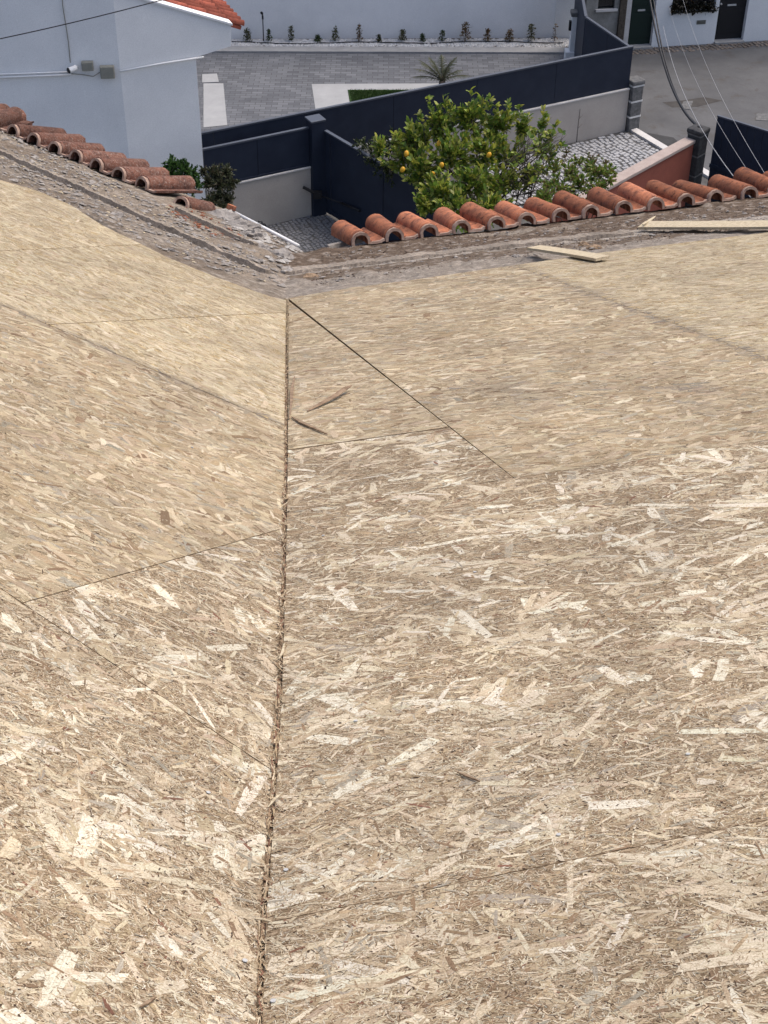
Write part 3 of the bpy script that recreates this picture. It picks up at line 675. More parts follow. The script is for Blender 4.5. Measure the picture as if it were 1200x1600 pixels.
# ------------------------------------------------------------------ tiles
def tile_mesh(name, mat, seed, length=.52, broken=False):
    r = random.Random(seed); n = 15; R0 = .070; T = .019
    sts = [(0, .93), (.026, .93), (.03, 1.04), (.05, 1.04), (.055, .93), (.072, .93), (.085, 1.03), (.2, 1.04), (.36, 1.06), (length, 1.08)]
    arc = [math.radians(188-196*k/(n-1)) for k in range(n)]
    V = []; rows = []
    for (y, k) in sts:
        row_o, row_i = [], []
        for a in arc:
            R = R0*k*(1+r.uniform(-.012, .012)); sz_ = math.sin(a); row_o.append((math.cos(a)*R, y, .026+sz_*R*.95 if sz_ > -.05 else 0.0)); row_i.append((math.cos(a)*(R0*k-T), y, .026+sz_*(R0*k-T)*.92 if sz_ > -.05 else 0.0))
        x0 = R0*k
        pan = [(x0+.014, .010), (x0+.04, .008), (.140, .010), (.152, .018), (.166, .022)]
        for (px_, pz) in pan:
            row_o.append((px_, y, pz+.006+r.uniform(-.001, .001))); row_i.append((px_, y, pz-.010))
        rows.append((row_o, row_i))
    m = len(rows[0][0]); ns = len(rows); V = []
    jag = lambda: r.uniform(-.006, .006)
    for q, (ro, ri) in enumerate(rows):
        V += ro+ri
    F = []; MI = []
    for q in range(ns-1):
        b0, b1 = q*2*m, (q+1)*2*m
        for k in range(m-1):
            F.append((b0+k, b1+k, b1+k+1, b0+k+1)); MI.append(1 if q < 1 else 0)
            F.append((b0+m+k+1, b1+m+k+1, b1+m+k, b0+m+k)); MI.append(0)
        for k in (0, m-1):
            f = (b0+k, b0+m+k, b1+m+k, b1+k); F.append(f if k == 0 else f[::-1]); MI.append(0)
    for q in (0, ns-1):
        b0 = q*2*m
        for k in range(m-1):
            f = (b0+k, b0+k+1, b0+m+k+1, b0+m+k); F.append(f if q == 0 else f[::-1]); MI.append(1)
    V = [(x+.0008*r.gauss(0, 1), y+(.004*r.gauss(0, 1) if y > .3 else .0015*r.gauss(0, 1)), z+.0008*r.gauss(0, 1)) for x, y, z in V]
    me = bpy.data.meshes.new(name); me.from_pydata(V, [], F); me.materials.append(mat); me.materials.append(M['tile_end'])
    me.polygons.foreach_set('material_index', MI); me.polygons.foreach_set('use_smooth', [True]*len(F)); me.update()
    try: me.set_sharp_from_angle(angle=math.radians(40))
    except Exception: pass
    return me
def fmat(fr, p, rz=0, tilt=0, scale=1.0):
    R = Matrix(((fr.U[0], fr.V[0], fr.N[0]), (fr.U[1], fr.V[1], fr.N[1]), (fr.U[2], fr.V[2], fr.N[2])))
    return Matrix.Translation(Vector(p)) @ R.to_4x4() @ Matrix.Rotation(rz, 4, 'Z') @ Matrix.Rotation(tilt, 4, 'X') @ Matrix.Diagonal((scale, scale, scale, 1))
def place(me, name, parent, mtx):
    o = bpy.data.objects.new(name, me); col.objects.link(o); o.parent = parent; WL[o.name] = WL[parent.name]
    o.matrix_basis = Matrix.Translation(-Vector(WL[parent.name])) @ mtx; return o
def eave_group(name, fr, a, label):
    p = fr.P(*a, HL); return thing(name, p, label, 'roof tiles')
eR = eave_group('tile_eave', FR, mR0, 'row of orange terracotta eave tiles on the right, in front of the lemon tree')
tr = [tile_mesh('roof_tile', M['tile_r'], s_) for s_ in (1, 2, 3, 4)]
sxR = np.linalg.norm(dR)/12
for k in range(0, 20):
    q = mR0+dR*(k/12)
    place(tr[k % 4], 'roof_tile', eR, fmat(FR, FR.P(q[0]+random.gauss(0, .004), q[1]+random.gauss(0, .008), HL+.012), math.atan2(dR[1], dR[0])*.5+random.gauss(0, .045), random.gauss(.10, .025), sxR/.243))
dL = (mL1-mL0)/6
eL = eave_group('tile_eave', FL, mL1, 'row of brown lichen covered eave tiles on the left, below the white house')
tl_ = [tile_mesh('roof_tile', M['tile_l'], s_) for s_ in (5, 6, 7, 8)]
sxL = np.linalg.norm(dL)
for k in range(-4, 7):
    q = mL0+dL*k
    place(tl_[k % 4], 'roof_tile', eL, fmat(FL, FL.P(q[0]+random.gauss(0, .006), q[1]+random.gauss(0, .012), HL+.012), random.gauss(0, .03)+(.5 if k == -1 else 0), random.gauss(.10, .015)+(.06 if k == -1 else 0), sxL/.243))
# the last, broken tile of the left row
q = FL.px(278, 322, HL)
br_ = tile_mesh('roof_tile', M['tile_l'], 9, .40)
o = place(br_, 'broken_tile', eL, fmat(FL, FL.P(q[0], q[1]+.02, HL-.012), .18, -.06, 1.0)); o['label'] = 'broken end tile beside the mortar lumps'

# ------------------------------------------------------------------ loose things on the deck and ledges
def rock(name, p, r, mat, parent=None, squash=.6, seed=0, sub=3):
    import bmesh
    bm = bmesh.new(); bmesh.ops.create_icosphere(bm, subdivisions=sub, radius=1)
    for v in bm.verts:
        d = v.co.normalized(); k = 1+.45*mnoise.noise(d*1.3+Vector((seed*3.1, 0, 0)))+.3*mnoise.noise(d*3.3+Vector((0, seed*1.7, 0)))+.12*mnoise.noise(d*8+Vector((seed, 0, 0)))
        v.co = Vector((d.x*k*r[0], d.y*k*r[1], max(d.z*k, -.5)*r[2]))
    me = bpy.data.meshes.new(name); bm.to_mesh(me); bm.free(); me.materials.append(mat); me.polygons.foreach_set('use_smooth', [False]*len(me.polygons))
    o = link(name, me, None, p); return o
lumps = [(398, 372, .07, .06, .06, FL, 'rough mortar lump against the middle of the white gutter'), (440, 402, .08, .07, .05, FL, 'rough mortar lump just below the white gutter end'), (408, 388, .06, .05, .03, FL, 'small mortar lump in the middle of the corner rubble'), (450, 428, .05, .05, .03, FL, 'small mortar lump right above the deck corner'), (345, 340, .13, .09, .05, FL, 'large pale mortar lump beside the broken end tile'), (376, 358, .14, .07, .05, FL, 'mortar lump beside the white gutter, in the ledge corner'),
         (182, 337, .05, .03, .02, FL, 'flat grey stone bedded in the left ledge'), (382, 367, .035, .03, .025, FL, 'small grey stone below the gutter mortar'),
         (420, 395, .05, .035, .025, FL, 'grey mortar piece in the ledge corner near the gutter end'), (514, 421, .03, .025, .02, FR, 'pale stone in dark soil near the valley top'),
         (930, 388, .05, .025, .02, FR, 'brown stone behind the short board offcut'), (912, 383, .035, .025, .02, FR, 'reddish stone beside the short board offcut'), (807, 402, .03, .02, .02, FR, 'small dark stone left of the short board offcut'),
         (485, 432, .05, .03, .015, FR, 'flat brown tile piece just above the valley joint'), (955, 335, .03, .02, .03, FR, 'pale mortar chip between two right eave tiles')]
for k, (x, y, a, b, c, fr, lab) in enumerate(lumps):
    u, v = fr.px(x, y, HL); tag(rock('mortar_lump' if 'mortar' in lab else 'stone', fr.P(u, v, HL+.0), (a, b, c), M['lump'] if k not in (10, 11, 13) else M['bark_wood'], seed=k+1), lab, 'rubble' if 'mortar' in lab else 'stone')
def chips(name, fr, zone, n, smin, smax, mat, seed, hbase=HL+.004):
    r = random.Random(seed); mb = MB()
    P = np.array([fr.px(x, y, HL) for x, y in zone]); lo, hi = P.min(0), P.max(0); k = 0
    while k < n:
        q = lo+(hi-lo)*np.array([r.random(), r.random()])
        if not inpoly(q[None], P)[0]: continue
        k += 1; s_ = smin+(smax-smin)*r.random()**3; a = r.random()*6.28
        X_ = (fr.U*math.cos(a)+fr.V*math.sin(a))*s_; Y_ = (-fr.U*math.sin(a)+fr.V*math.cos(a))*s_*r.uniform(.3, .8); Z_ = fr.N*s_*r.uniform(.15, .45)+X_*r.uniform(-.3, .3)
        c = fr.P(*q, hbase+r.uniform(0, .006))
        mb.addf([c-X_, c+Y_*r.uniform(.6, 1), c+X_, c-Y_, c+Z_+X_*r.uniform(-.3, .3), c-Z_], [(0, 3, 4), (3, 2, 4), (2, 1, 4), (1, 0, 4), (3, 0, 5), (2, 3, 5), (1, 2, 5), (0, 1, 5)])
    o = mb.build(name, mat); o['kind'] = 'stuff'; return o
zl = [(0, 200), (250, 318), (380, 390), (450, 450), (300, 412), (0, 275)]
zr = [(500, 392), (800, 362), (1200, 318), (1200, 355), (900, 395), (640, 425), (480, 452)]
tag(chips('rubble_crumbs', FL, zl, 2600, .004, .034, M['lump'], 3), 'grey mortar crumbs scattered on the left ledge', 'rubble')
tag(chips('wood_crumbs', FL, zl, 420, .004, .022, M['wood'], 4), 'pale wood chips scattered on the left ledge', 'wood chips')
tag(chips('tile_crumbs', FL, [(255, 318), (300, 325), (345, 350), (390, 378), (330, 372), (270, 340)], 260, .006, .03, M['tile_r'], 5), 'orange tile crumbs below the broken left tile', 'rubble')
tag(chips('broken_mortar', FL, [(335, 330), (395, 350), (462, 388), (470, 415), (420, 410), (370, 370)], 70, .03, .10, mottled('pale_broken_mortar', (.32, .3, .28), (.5, .48, .45), 12), 16), 'larger pale broken mortar pieces along the white gutter', 'rubble')
tag(chips('corner_rubble', FL, [(330, 332), (400, 352), (465, 390), (478, 425), (440, 450), (380, 400)], 420, .01, .05, M['lump'], 15), 'broken grey mortar rubble in the corner above the valley', 'rubble')
tag(chips('soil_crumbs', FR, zr, 2600, .003, .015, mottled('dark_soil_crumb', (.06, .04, .03), (.18, .13, .1), 15), 6), 'dark soil crumbs along the right ledge', 'soil')
tag(chips('pale_crumbs', FR, zr, 700, .004, .026, M['lump'], 8), 'pale mortar crumbs along the right ledge', 'rubble')
tag(chips('deck_sawdust', FR, [(455, 480), (700, 660), (700, 760), (452, 760)], 90, .002, .008, M['wood'], 9, .003), 'sawdust chips on the small triangular board', 'sawdust')
def strip(name, pts, w, th, mat, label, cat, ragged=True):    # a split or sawn strip through 3d points
    pts = [np.asarray(p, float) for p in pts]; mb = MB(); n = len(pts); r = random.Random(label); d = (pts[-1]-pts[0])/np.linalg.norm(pts[-1]-pts[0]); sdv = np.cross(d, (0, 0, 1)); sdv /= np.linalg.norm(sdv); upv = np.cross(sdv, d)
    rows = []
    for i, p in enumerate(pts):
        k = 1 if not ragged else (.25 if i in (0, n-1) else r.uniform(.7, 1.1)); a, b = w/2*k, w/2*k
        rows += [p-sdv*a, p+sdv*b, p+sdv*b+upv*th, p-sdv*a+upv*th]
    F = [(i*4+k, i*4+(k+1) % 4, i*4+4+(k+1) % 4, i*4+4+k) for i in range(n-1) for k in range(4)]+[(3, 2, 1, 0), (n*4-4, n*4-3, n*4-2, n*4-1)]
    mb.addf(rows, F); o = mb.build(name, mat); return tag(o, label, cat)
def pxs(fr, pts, h0): return [fr.P(*fr.px(x, y, h), h) for x, y, h in [(a, b, (c if c is not None else h0)) for a, b, c in pts]]
off1 = [(834, 389, .0), (850, 391, .004), (890, 397, .012), (920, 402, .015), (942, 406, .013)]
strip('board_offcut', pxs(FR, off1, 0), .09, .016, M['wood'], 'short strand board offcut lying across the right deck edge', 'offcut', False)
off2 = [(1003, 354, -.02), (1080, 354, -.015), (1150, 354, -.012), (1230, 353, -.01)]
strip('board_offcut', pxs(FR, off2, 0), .11, .018, M['wood'], 'long strand board offcut lying on the right ledge', 'offcut', False)
strip('board_offcut', pxs(FR, [(1004, 352, .0), (1014, 346, .004), (1024, 339, .01)], 0), .02, .008, M['wood'], 'short wood stub leaning at the end of the long offcut', 'offcut')
strip('wood_sliver', pxs(FR, [(480, 643, .004), (500, 632, .010), (525, 618, .018), (540, 607, .022), (549, 603, .020)], 0), .022, .003, M['bark_wood'], 'raised brown wood sliver on the small triangular board', 'sliver')
strip('wood_sliver', pxs(FR, [(456, 652, .004), (470, 660, .006), (490, 669, .006), (511, 679, .004)], 0), .014, .004, M['bark_wood'], 'brown splinter beside the valley joint on the triangular board', 'sliver')
strip('wood_sliver', pxs(FR, [(452, 655, .004), (455, 630, .005), (456, 610, .005), (460, 590, .004)], 0), .014, .003, M['bark_wood'], 'brown strip standing along the valley joint', 'sliver')
strip('wood_sliver', pxs(FR, [(398, 1436, .006), (412, 1437, .008), (425, 1441, .004)], 0), .005, .002, M['wood'], 'pale splinter bridging the valley joint near the bottom', 'sliver')
strip('wood_sliver', pxs(FR, [(419, 1262, .004), (428, 1250, .008), (443, 1238, .010)], 0), .005, .002, M['wood'], 'pale curl of wood standing in the valley joint', 'sliver')
strip('wood_sliver', pxs(FR, [(714, 1207, .003), (730, 1213, .004), (750, 1222, .003)], 0), .005, .003, M['bark_wood'], 'dark stick lying on the big right board', 'sliver')
strip('wood_sliver', pxs(FR, [(436, 1030, .004), (442, 1018, .004), (444, 1006, .002)], 0), .009, .002, M['wood'], 'pale flake caught in the valley joint', 'sliver')
strip('wood_sliver', pxs(FL, [(218, 1575, .003), (230, 1568, .004), (243, 1560, .003)], 0), .005, .003, M['bark_wood'], 'dark splinter near the bottom of the left board', 'sliver')
# white gutter at the corner
mb = MB(); ga, gb = FL.P(*FL.px(368, 333, HL), HL), FL.P(*FL.px(466, 384, HL), HL); gd = gb-ga
mb.tube([ga, ga+gd*.5, gb], .014, 10); gt = thing('gutter', gb, 'white gutter pipe end at the corner above the shaded setts', 'gutter')
mb.build('pipe', M['whitepl'], gt, True)
mb = MB(); mb.box(gb+np.array([-.05, -.02, -.06]), gd/np.linalg.norm(gd)*.09, LE*.0+DL*.02, (0, 0, .045)); mb.build('bracket', M['lump'], gt)
mb = MB(); cpt = ga+gd*.38; nn = np.cross(gd, (0, 0, 1)); nn /= np.linalg.norm(nn)
mb.tube([cpt+nn*.0+(0, 0, .03), cpt-nn*.03+np.array([0, 0, .02]), cpt-nn*.05-np.array([0, 0, .03])], .006, 6); mb.tube([cpt+gd*.05+(0, 0, .028), cpt+gd*.05-nn*.03+np.array([0, 0, .015]), cpt+gd*.05-nn*.045-np.array([0, 0, .03])], .006, 6)
mb.build('clip', M['black'], gt, True)
mb = MB(); q = FR.px(512, 387, HL); q2 = FR.px(566, 374, HL); mb.box((FR.P(*q, HL)+FR.P(*q2, HL))/2, (FR.P(*q2, HL)-FR.P(*q, HL))/2, FR.V*.03, FR.N*.02)
tag(mb.build('edge_mortar', M['lump'], None, bevel=.006), 'pale mortar edge beside the first right eave tile', 'mortar')
mb = MB(); q = FL.px(360, 330, HL); mb.box(FL.P(*q, HL+.03), FL.U*.035, FL.V*.02, FL.N*.02); tag(mb.build('brick_piece', M['tile_r'], None, bevel=.004), 'small orange brick piece at the start of the gutter', 'brick')
#BACKGROUND
# ------------------------------------------------------------------ white house on the left
hc = g(326, 374)                                  # its near right corner on the ground
W2 = VPlane(hc-azv(67)*3, hc); sC = W2.L
w2 = lambda x, y: W2.sz(x, y)
sK = w2(190, 130)[0]                              # where the wall bends
kp = W2.P(sK, 0); W1 = VPlane(kp-azv(84)*9, kp); w1 = lambda x, y: W1.sz(x, y)
wh = thing('white_house', (hc[0]-1.5, hc[1]+.5, 0), 'white rendered house with red tiled roof at the upper left', 'house')
mb = MB(); mb.vwall(W1, 0, W1.L, 0, 6.2, -.3, 0); mb.build('wall', M['white'], wh)
a0 = w2(240, 5); a1 = w2(361, 40); slope = (a1[1]-a0[1])/(a1[0]-a0[0]); a2 = w2(361, 72); a3 = w2(316, 88)
zt = a0[1]+slope*(sK-a0[0])
mb = MB(); mb.prism([W2.P(sK, 0), W2.P(sC, 0), W2.P(sC, a3[1]), W2.P(a2[0], a2[1]), W2.P(a1[0], a1[1]), W2.P(sK, zt)], -W2.n*.3); mb.build('wall', M['white'], wh)
mb = MB(); mb.prism([W2.P(sK, zt+.004, .03), W2.P(a1[0]+.02, a1[1]+.004, .03), W2.P(a1[0]+.02, a1[1]+.04, .03), W2.P(sK, zt+.04, .03)], -W2.n*.22); mb.build('coping', M['white2'], wh)
mb = MB(); mb.vwall(W2, sK+.05, sC-.05, 0, a3[1]-.3, -3.2, -.3); mb.build('wall', M['white'], wh)
# its tiled roof behind the parapet
rd = W2.d*1.0+np.array([0, 0, slope]); rd /= np.linalg.norm(rd); aw = -W2.n
rn = np.cross(aw, rd); rn *= np.sign(rn[2]); rn /= np.linalg.norm(rn)
RO = W2.P(a1[0]+.27, a1[1]-.04+slope*.17, -.24)              # eave corner
roof = MB(); roof.prism([RO+rd*.0-rn*.02, RO+aw*3.2-rn*.02, RO+aw*3.2-rd*3.2-rn*.02, RO-rd*3.2-rn*.02], -rn*.06); rf = roof.build('roof', M['tile_far'], wh)
def barrel(name, L, R, R2, mat, n=8):
    mb = MB()
    for y, rr in ((0, R), (L, R2)):
        mb.v += [(math.cos(math.pi*k/n)*rr, y, math.sin(math.pi*k/n)*rr) for k in range(n+1)]
        mb.v += [(math.cos(math.pi*k/n)*(rr-.012), y, math.sin(math.pi*k/n)*(rr-.012)) for k in range(n+1)]
    m = n+1
    for k in range(n):
        for f in ((k, k+1, 2*m+k+1, 2*m+k), (m+k+1, m+k, 3*m+k, 3*m+k+1), (k+1, k, m+k, m+k+1), (2*m+k, 2*m+k+1, 3*m+k+1, 3*m+k)): mb.f.append(f[::-1]); mb.mi.append(0)
    return mb.mesh(name, mat, smooth=True)
bt = barrel('roof_tile', .40, .07, .078, M['tile_far'])
rfr = Frame(RO, -aw, rd, rn); rfr.U = np.cross(rd, rn)
for i in range(15):
    for j in range(6):
        o = place(bt, 'roof_tile', rf, fmat(rfr, RO+aw*(.05+i*.2)-rd*(.36*j+.40-.03)+rn*(-.012+.0), random.gauss(0, .015), .035))
# conduit, box, camera on the wall
def wpt(pl, x, y, out): a, z = pl.sz(x, y); return pl.P(a, z, out)
mb = MB(); mb.tube([wpt(W1, -160, 126, .04), wpt(W1, 50, 117.5, .04), wpt(W1, 112, 115, .04)], .018, 8); mb.tube([wpt(W1, -160, 120, .04), wpt(W1, 50, 113, .04), wpt(W1, 112, 110.5, .04)], .014, 8)
tag(mb.build('wall_conduit', M['whitepl'], None, True), 'pair of white conduits running left of the security camera', 'conduit')
mb = MB(); mb.tube([wpt(W2, 186, 110, .045), wpt(W2, 250, 98, .045), wpt(W2, 317, 87.5, .045)], .017, 8); tag(mb.build('wall_conduit', M['whitepl'], None, True), 'white conduit running from the grey box to the house corner', 'conduit')
mb = MB(); mb.tube([wpt(W1, 97, -20, .02), wpt(W1, 98, 8, .02), wpt(W1, 104, 45, .02), wpt(W1, 107, 65, .02), wpt(W1, 110, 97, .02)], .008, 6); tag(mb.build('wall_cable', M['greybox'], None, True), 'grey cable running down the wall to the security camera', 'cable')
mb = MB(); mb.tube([wpt(W1, 112, 114, .03), wpt(W1, 128, 115, .04), wpt(W1, 146, 118, .04), wpt(W1, 156, 112, .03)], .008, 6); tag(mb.build('wall_cable', M['greybox'], None, True), 'short grey cable drooping between camera and boxes', 'cable')
for (x0, y0, x1, y1, lab) in ((128, 94, 146, 108, 'smaller grey junction box right beside the security camera'), (157, 101, 179, 120, 'larger grey junction box at the bend of the white wall')):
    c = wpt(W1, (x0+x1)/2, (y0+y1)/2, .05); w = abs(w1(x1, y1)[0]-w1(x0, y1)[0])/2; h = abs(w1(x0, y0)[1]-w1(x0, y1)[1])/2
    bx_ = thing('junction_box', c-np.array([0, 0, h]), lab, 'junction box'); mb = MB(); mb.box(c, W1.d*w, W1.n*.045, (0, 0, h)); mb.build('case', M['greybox'], bx_, bevel=.008)
    mb = MB(); mb.box(c+W1.n*.05, W1.d*(w*.92), W1.n*.008, (0, 0, h*.92)); mb.build('lid', M['greybox'], bx_, bevel=.004)
c = wpt(W1, 113, 104, .12); cam_o = thing('security_camera', c-np.array([0, 0, .06]), 'white bullet security camera on the wall of the white house', 'camera')
ax = -W1.d*.8+W1.n*.5-np.array([0, 0, .12]); ax /= np.linalg.norm(ax)
mb = MB(); mb.tube([c-ax*.09, c-ax*.085, c+ax*.05, c+ax*.055], [.03, .047, .05, .05], 14); mb.build('body', M['whitepl'], cam_o, True)
mb = MB(); mb.tube([c+ax*.056, c+ax*.075], [.051, .044], 14); mb.build('lens', M['black'], cam_o, True)
mb = MB(); mb.tube([c-ax*.05, c-W1.n*.06+W1.d*.05, c-W1.n*.115+W1.d*.08], .016, 8); mb.build('bracket', M['whitepl'], cam_o, True)
mb = MB(); ca_, cb_ = wpt(W1, -300, 28, 2.5), np.array(g(225, 1, 5.6)); cb_ = g(260, -2, 5.0)
mb.tube([ca_+(cb_-ca_)*k/16-np.array([0, 0, .10*4*(k/16)*(1-k/16)]) for k in range(17)], .009, 6); tag(mb.build('overhead_cable', M['black'], None, True), 'black overhead cable crossing the top left corner', 'cable')

# ------------------------------------------------------------------ fences and gates
def fence(name, pl, a0, a1, zw, zt, label, joints, wall=True, th=.10, extra=None):
    f = thing(name, pl.P((a0+a1)/2, 0), label, 'fence')
    if wall:
        mb = MB(); mb.vwall(pl, a0, a1, 0, zw-.03, -th, th*.3); mb.build('wall', M['beige'], f)
        mb = MB(); mb.vwall(pl, a0, a1, zw-.03, zw, -th-.015, th*.3+.02); mb.build('coping', M['coping'], f, bevel=.004)
    for b0, b1 in zip(joints, joints[1:]):
        mb = MB(); mb.vwall(pl, b0+.004, b1-.004, zw+.004, zt-.02, -.035, .0); mb.build('panel', M['navyp'], f)
    mb = MB(); mb.vwall(pl, a0, a1, zt-.02, zt+.015, -.05, .012); mb.build('top_rail', M['navy2'], f, bevel=.003)
    return f
ZT, ZW = 1.74, .94
fence('boundary_fence', PC, -9.0, CE, ZW, 1.80, 'long navy panel fence on a beige wall behind the lemon tree', list(np.linspace(-9, CE, 7)))
PA = VPlane(g(425, 350), g(481, 337)); aL, aR = PA.sz(322, 300)[0], PA.sz(485, 300)[0]
fa = fence('short_fence', PA, aL, aR, 1.0, 1.74, 'short navy panel fence on a beige wall beside the white house', [aL, (aL+aR)/2, aR])
mb = MB(); mb.vwall(PA, aL, aR, 1.005, 1.04, .002, .02); mb.build('bottom_rail', M['navyp'], fa)
post = thing('gate_post', PA.P(aR+.13, 0, .0), 'square navy post between the short fence and the gate', 'post')
mb = MB(); mb.vwall(PA, aR+.004, aR+.27, 0, 1.86, -.14, .12); mb.build('shaft', M['navyp'], post, bevel=.006)
mb = MB(); mb.vwall(PA, aR-.012, aR+.286, 1.862, 1.90, -.155, .136); mb.build('cap', M['navy2'], post, bevel=.006)
ZG = 1.68
gA, gB = g(511, 206, ZG), g(655, 290, ZG); PG = VPlane(gA, gB); GL = PG.L*1.25
gate = thing('gate', PG.P(GL/2, 0), 'navy panel gate with a black opener arm, left of the lemon tree', 'gate')
js = [-.06, .10, 1.62, 1.72, GL]
for b0, b1 in zip(js, js[1:]):
    mb = MB(); mb.vwall(PG, b0+.006, b1-.006, .06, ZG-.02, -.03, .012 if b1-b0 < .2 else 0); mb.build('panel', M['navyp'], gate, bevel=.003)
mb = MB(); mb.vwall(PG, -.06, GL, ZG-.018, ZG+.012, -.045, .025); mb.build('top_rail', M['navy2'], gate, bevel=.003)
mb = MB(); mb.vwall(PG, .02, GL, .10, .16, .002, .03); mb.build('bottom_rail', M['navyp'], gate)
arm = thing('gate_opener', wpt(PA, 474, 300, .3), 'black arm of the gate opener fixed to the navy gate', 'gate opener')
p0 = wpt(PA, 470, 289, .10); p1 = wpt(PA, 488, 297, .22); p2 = wpt(PG, 566, 328, .06); p3 = wpt(PG, 538, 316, .06)
mb = MB(); mb.tube([p0, p1], .03, 8); mb.box(p1, (.08, 0, 0), (0, .06, 0), (0, 0, .06)); mb.build('motor', M['black'], arm)
mb = MB(); mb.tube([p1, p3], .014, 8); mb.tube([p3, p2], .024, 8); mb.build('rod', M['black'], arm, True)
# fence turning away at the road corner
dA = PC.P(CE, 0); dB = g(917, 28, 1.74); PD = VPlane(dA, dB)
fence('side_fence', PD, .02, PD.L, .12, 1.76, 'navy panel fence turning away at the road corner', [.02, PD.L*.5, PD.L], wall=False)
dC = g(911, -12, 1.8); PD2 = VPlane(dB, dC)
fence('side_gate', PD2, .02, PD2.L+1.5, .12, 1.76, 'navy gate beyond the side fence at the top', [.02, PD2.L+1.5], wall=False)
mb = MB(); hb = wpt(PD, 945, 62, .0); mb.tube([g(944, 88, .9), g(946, 63, 1.3)], .015, 8); tag(mb.build('gate_bar', M['whitepl'], None, True), 'thin pale upright bar inside the side fence', 'bar')
def pillar(name, base, w, h, n, label, mats, d=(1, 0, 0), cap=True, jt=.025):
    d = np.array(d, float); d /= np.linalg.norm(d); e = np.array([-d[1], d[0], 0]); p = thing(name, base, label, 'pillar'); hh = h/n
    for k in range(n):
        mb = MB(); mb.box(base+np.array([0, 0, k*hh+(hh-jt)/2]), d*w/2, e*w/2, (0, 0, (hh-jt)/2)); mb.build('stone', mats[0], p, bevel=.012)
        mb = MB(); mb.box(base+np.array([0, 0, (k+1)*hh-jt/2]), d*(w/2+.004), e*(w/2+.004), (0, 0, jt/2-.0005)); mb.build('joint', mats[1], p)
    if cap:
        mb = MB(); mb.box(base+np.array([0, 0, h+.05]), d*w*.58, e*w*.58, (0, 0, .048)); mb.build('cap', mats[0], p, bevel=.03)
    return p
pillar('stone_pillar', PC.P(CE+.16, 0, -.02), .27, 1.0, 3, 'grey stone pillar with white joints at the fence corner', (M['stone'], M['stone_l']), PC.d, jt=.035)
wp = g(893, 97)
wpil = thing('white_pillar', wp, 'white pillar with a grey stone cap at the end of the driveway', 'pillar')
mb = MB(); mb.box(wp+np.array([0, 0, .14]), (.17, 0, 0), (0, .15, 0), (0, 0, .14)); mb.build('base', M['white2'], wpil, bevel=.01)
mb = MB(); mb.box(wp+np.array([.03, .02, .68]), (.11, 0, 0), (0, .11, 0), (0, 0, .40)); mb.build('shaft', M['white2'], wpil, bevel=.01)
mb = MB(); mb.box(wp+np.array([.145, .02, .7]), (.012, 0, 0), (0, .07, 0), (0, 0, .2)); mb.build('plate', M['stone'], wpil)
mb = MB(); mb.box(wp+np.array([.03, .02, 1.13]), (.14, 0, 0), (0, .14, 0), (0, 0, .05)); mb.build('cap', M['stone'], wpil, bevel=.02)
mb = MB(); mb.box(wp+np.array([-.1, -.02, .86]), (.035, 0, 0), (0, .05, 0), (0, 0, .11)); mb.build('wall_lamp', M['black'], wpil, bevel=.01)

# ------------------------------------------------------------------ long white wall, planting bed
bw = thing('garden_wall', PB.P(3, 0), 'long white garden wall behind the driveway', 'wall')
sJ = PB.sz(866, 30)[0]
mb = MB(); mb.vwall(PB, -7, sJ, 0, 3.2, -.25, 0); mb.build('wall', M['white'], bw)
mb = MB(); mb.vwall(PB, sJ+.002, PB.L+.35, 0, .96, -.25, .03); mb.build('low_wall', M['white2'], bw)
mb = MB(); mb.vwall(PB, sJ+.002, PB.L+.35, .962, 1.0, -.27, .05); mb.build('coping', M['stone'], bw)
# white stones
V = []; Lp = []; St = []
e0, e1, e2, e3 = g75A-kd*.5, g75B+kd*.2, PB.P(PB.L+.2, 0), PB.P(-.4, 0)
for k in range(6000):
    a, b = random.random(), random.random()**.8; p_ = (e0*(1-a)+e1*a)*(1-b*.85)+(e3*(1-a)+e2*a)*b*.85
    if random.random() < .25*b: continue
    s_ = random.uniform(.018, .045); b_ = len(V)
    dirs = [(1, 0, 0), (0, 1, 0), (-1, 0, 0), (0, -1, 0), (0, 0, .8), (0, 0, -.5)]; an = random.random()*6.28; ca_, sa_ = math.cos(an), math.sin(an)
    for dx, dy, dz in dirs:
        k_ = s_*random.uniform(.7, 1.3); V.append((p_[0]+(dx*ca_-dy*sa_)*k_, p_[1]+(dx*sa_+dy*ca_)*k_, .04+dz*k_+.0))
    for f in ((0, 1, 4), (1, 2, 4), (2, 3, 4), (3, 0, 4), (1, 0, 5), (2, 1, 5), (3, 2, 5), (0, 3, 5)): St.append(len(Lp)); Lp += [b_+i for i in f]
tag(link('white_gravel', np_mesh('white_gravel', V, Lp, St, [M['gravel']])), 'white gravel in the planting bed along the long white wall', 'gravel', kind='stuff')
mb = MB(); hp = []
for x in range(362, 885, 14): q = g(x, 66.5+1.2*math.sin(x*.031)+.8*math.sin(x*.013+1)-(4 if x > 850 else 0)*0, .07); hp.append(q+np.array([0, 0, random.uniform(-.008, .012)]))
mb.tube(hp, .013, 6); tag(mb.build('drip_hose', M['black'], None, True), 'black drip hose winding along the gravel bed', 'hose')
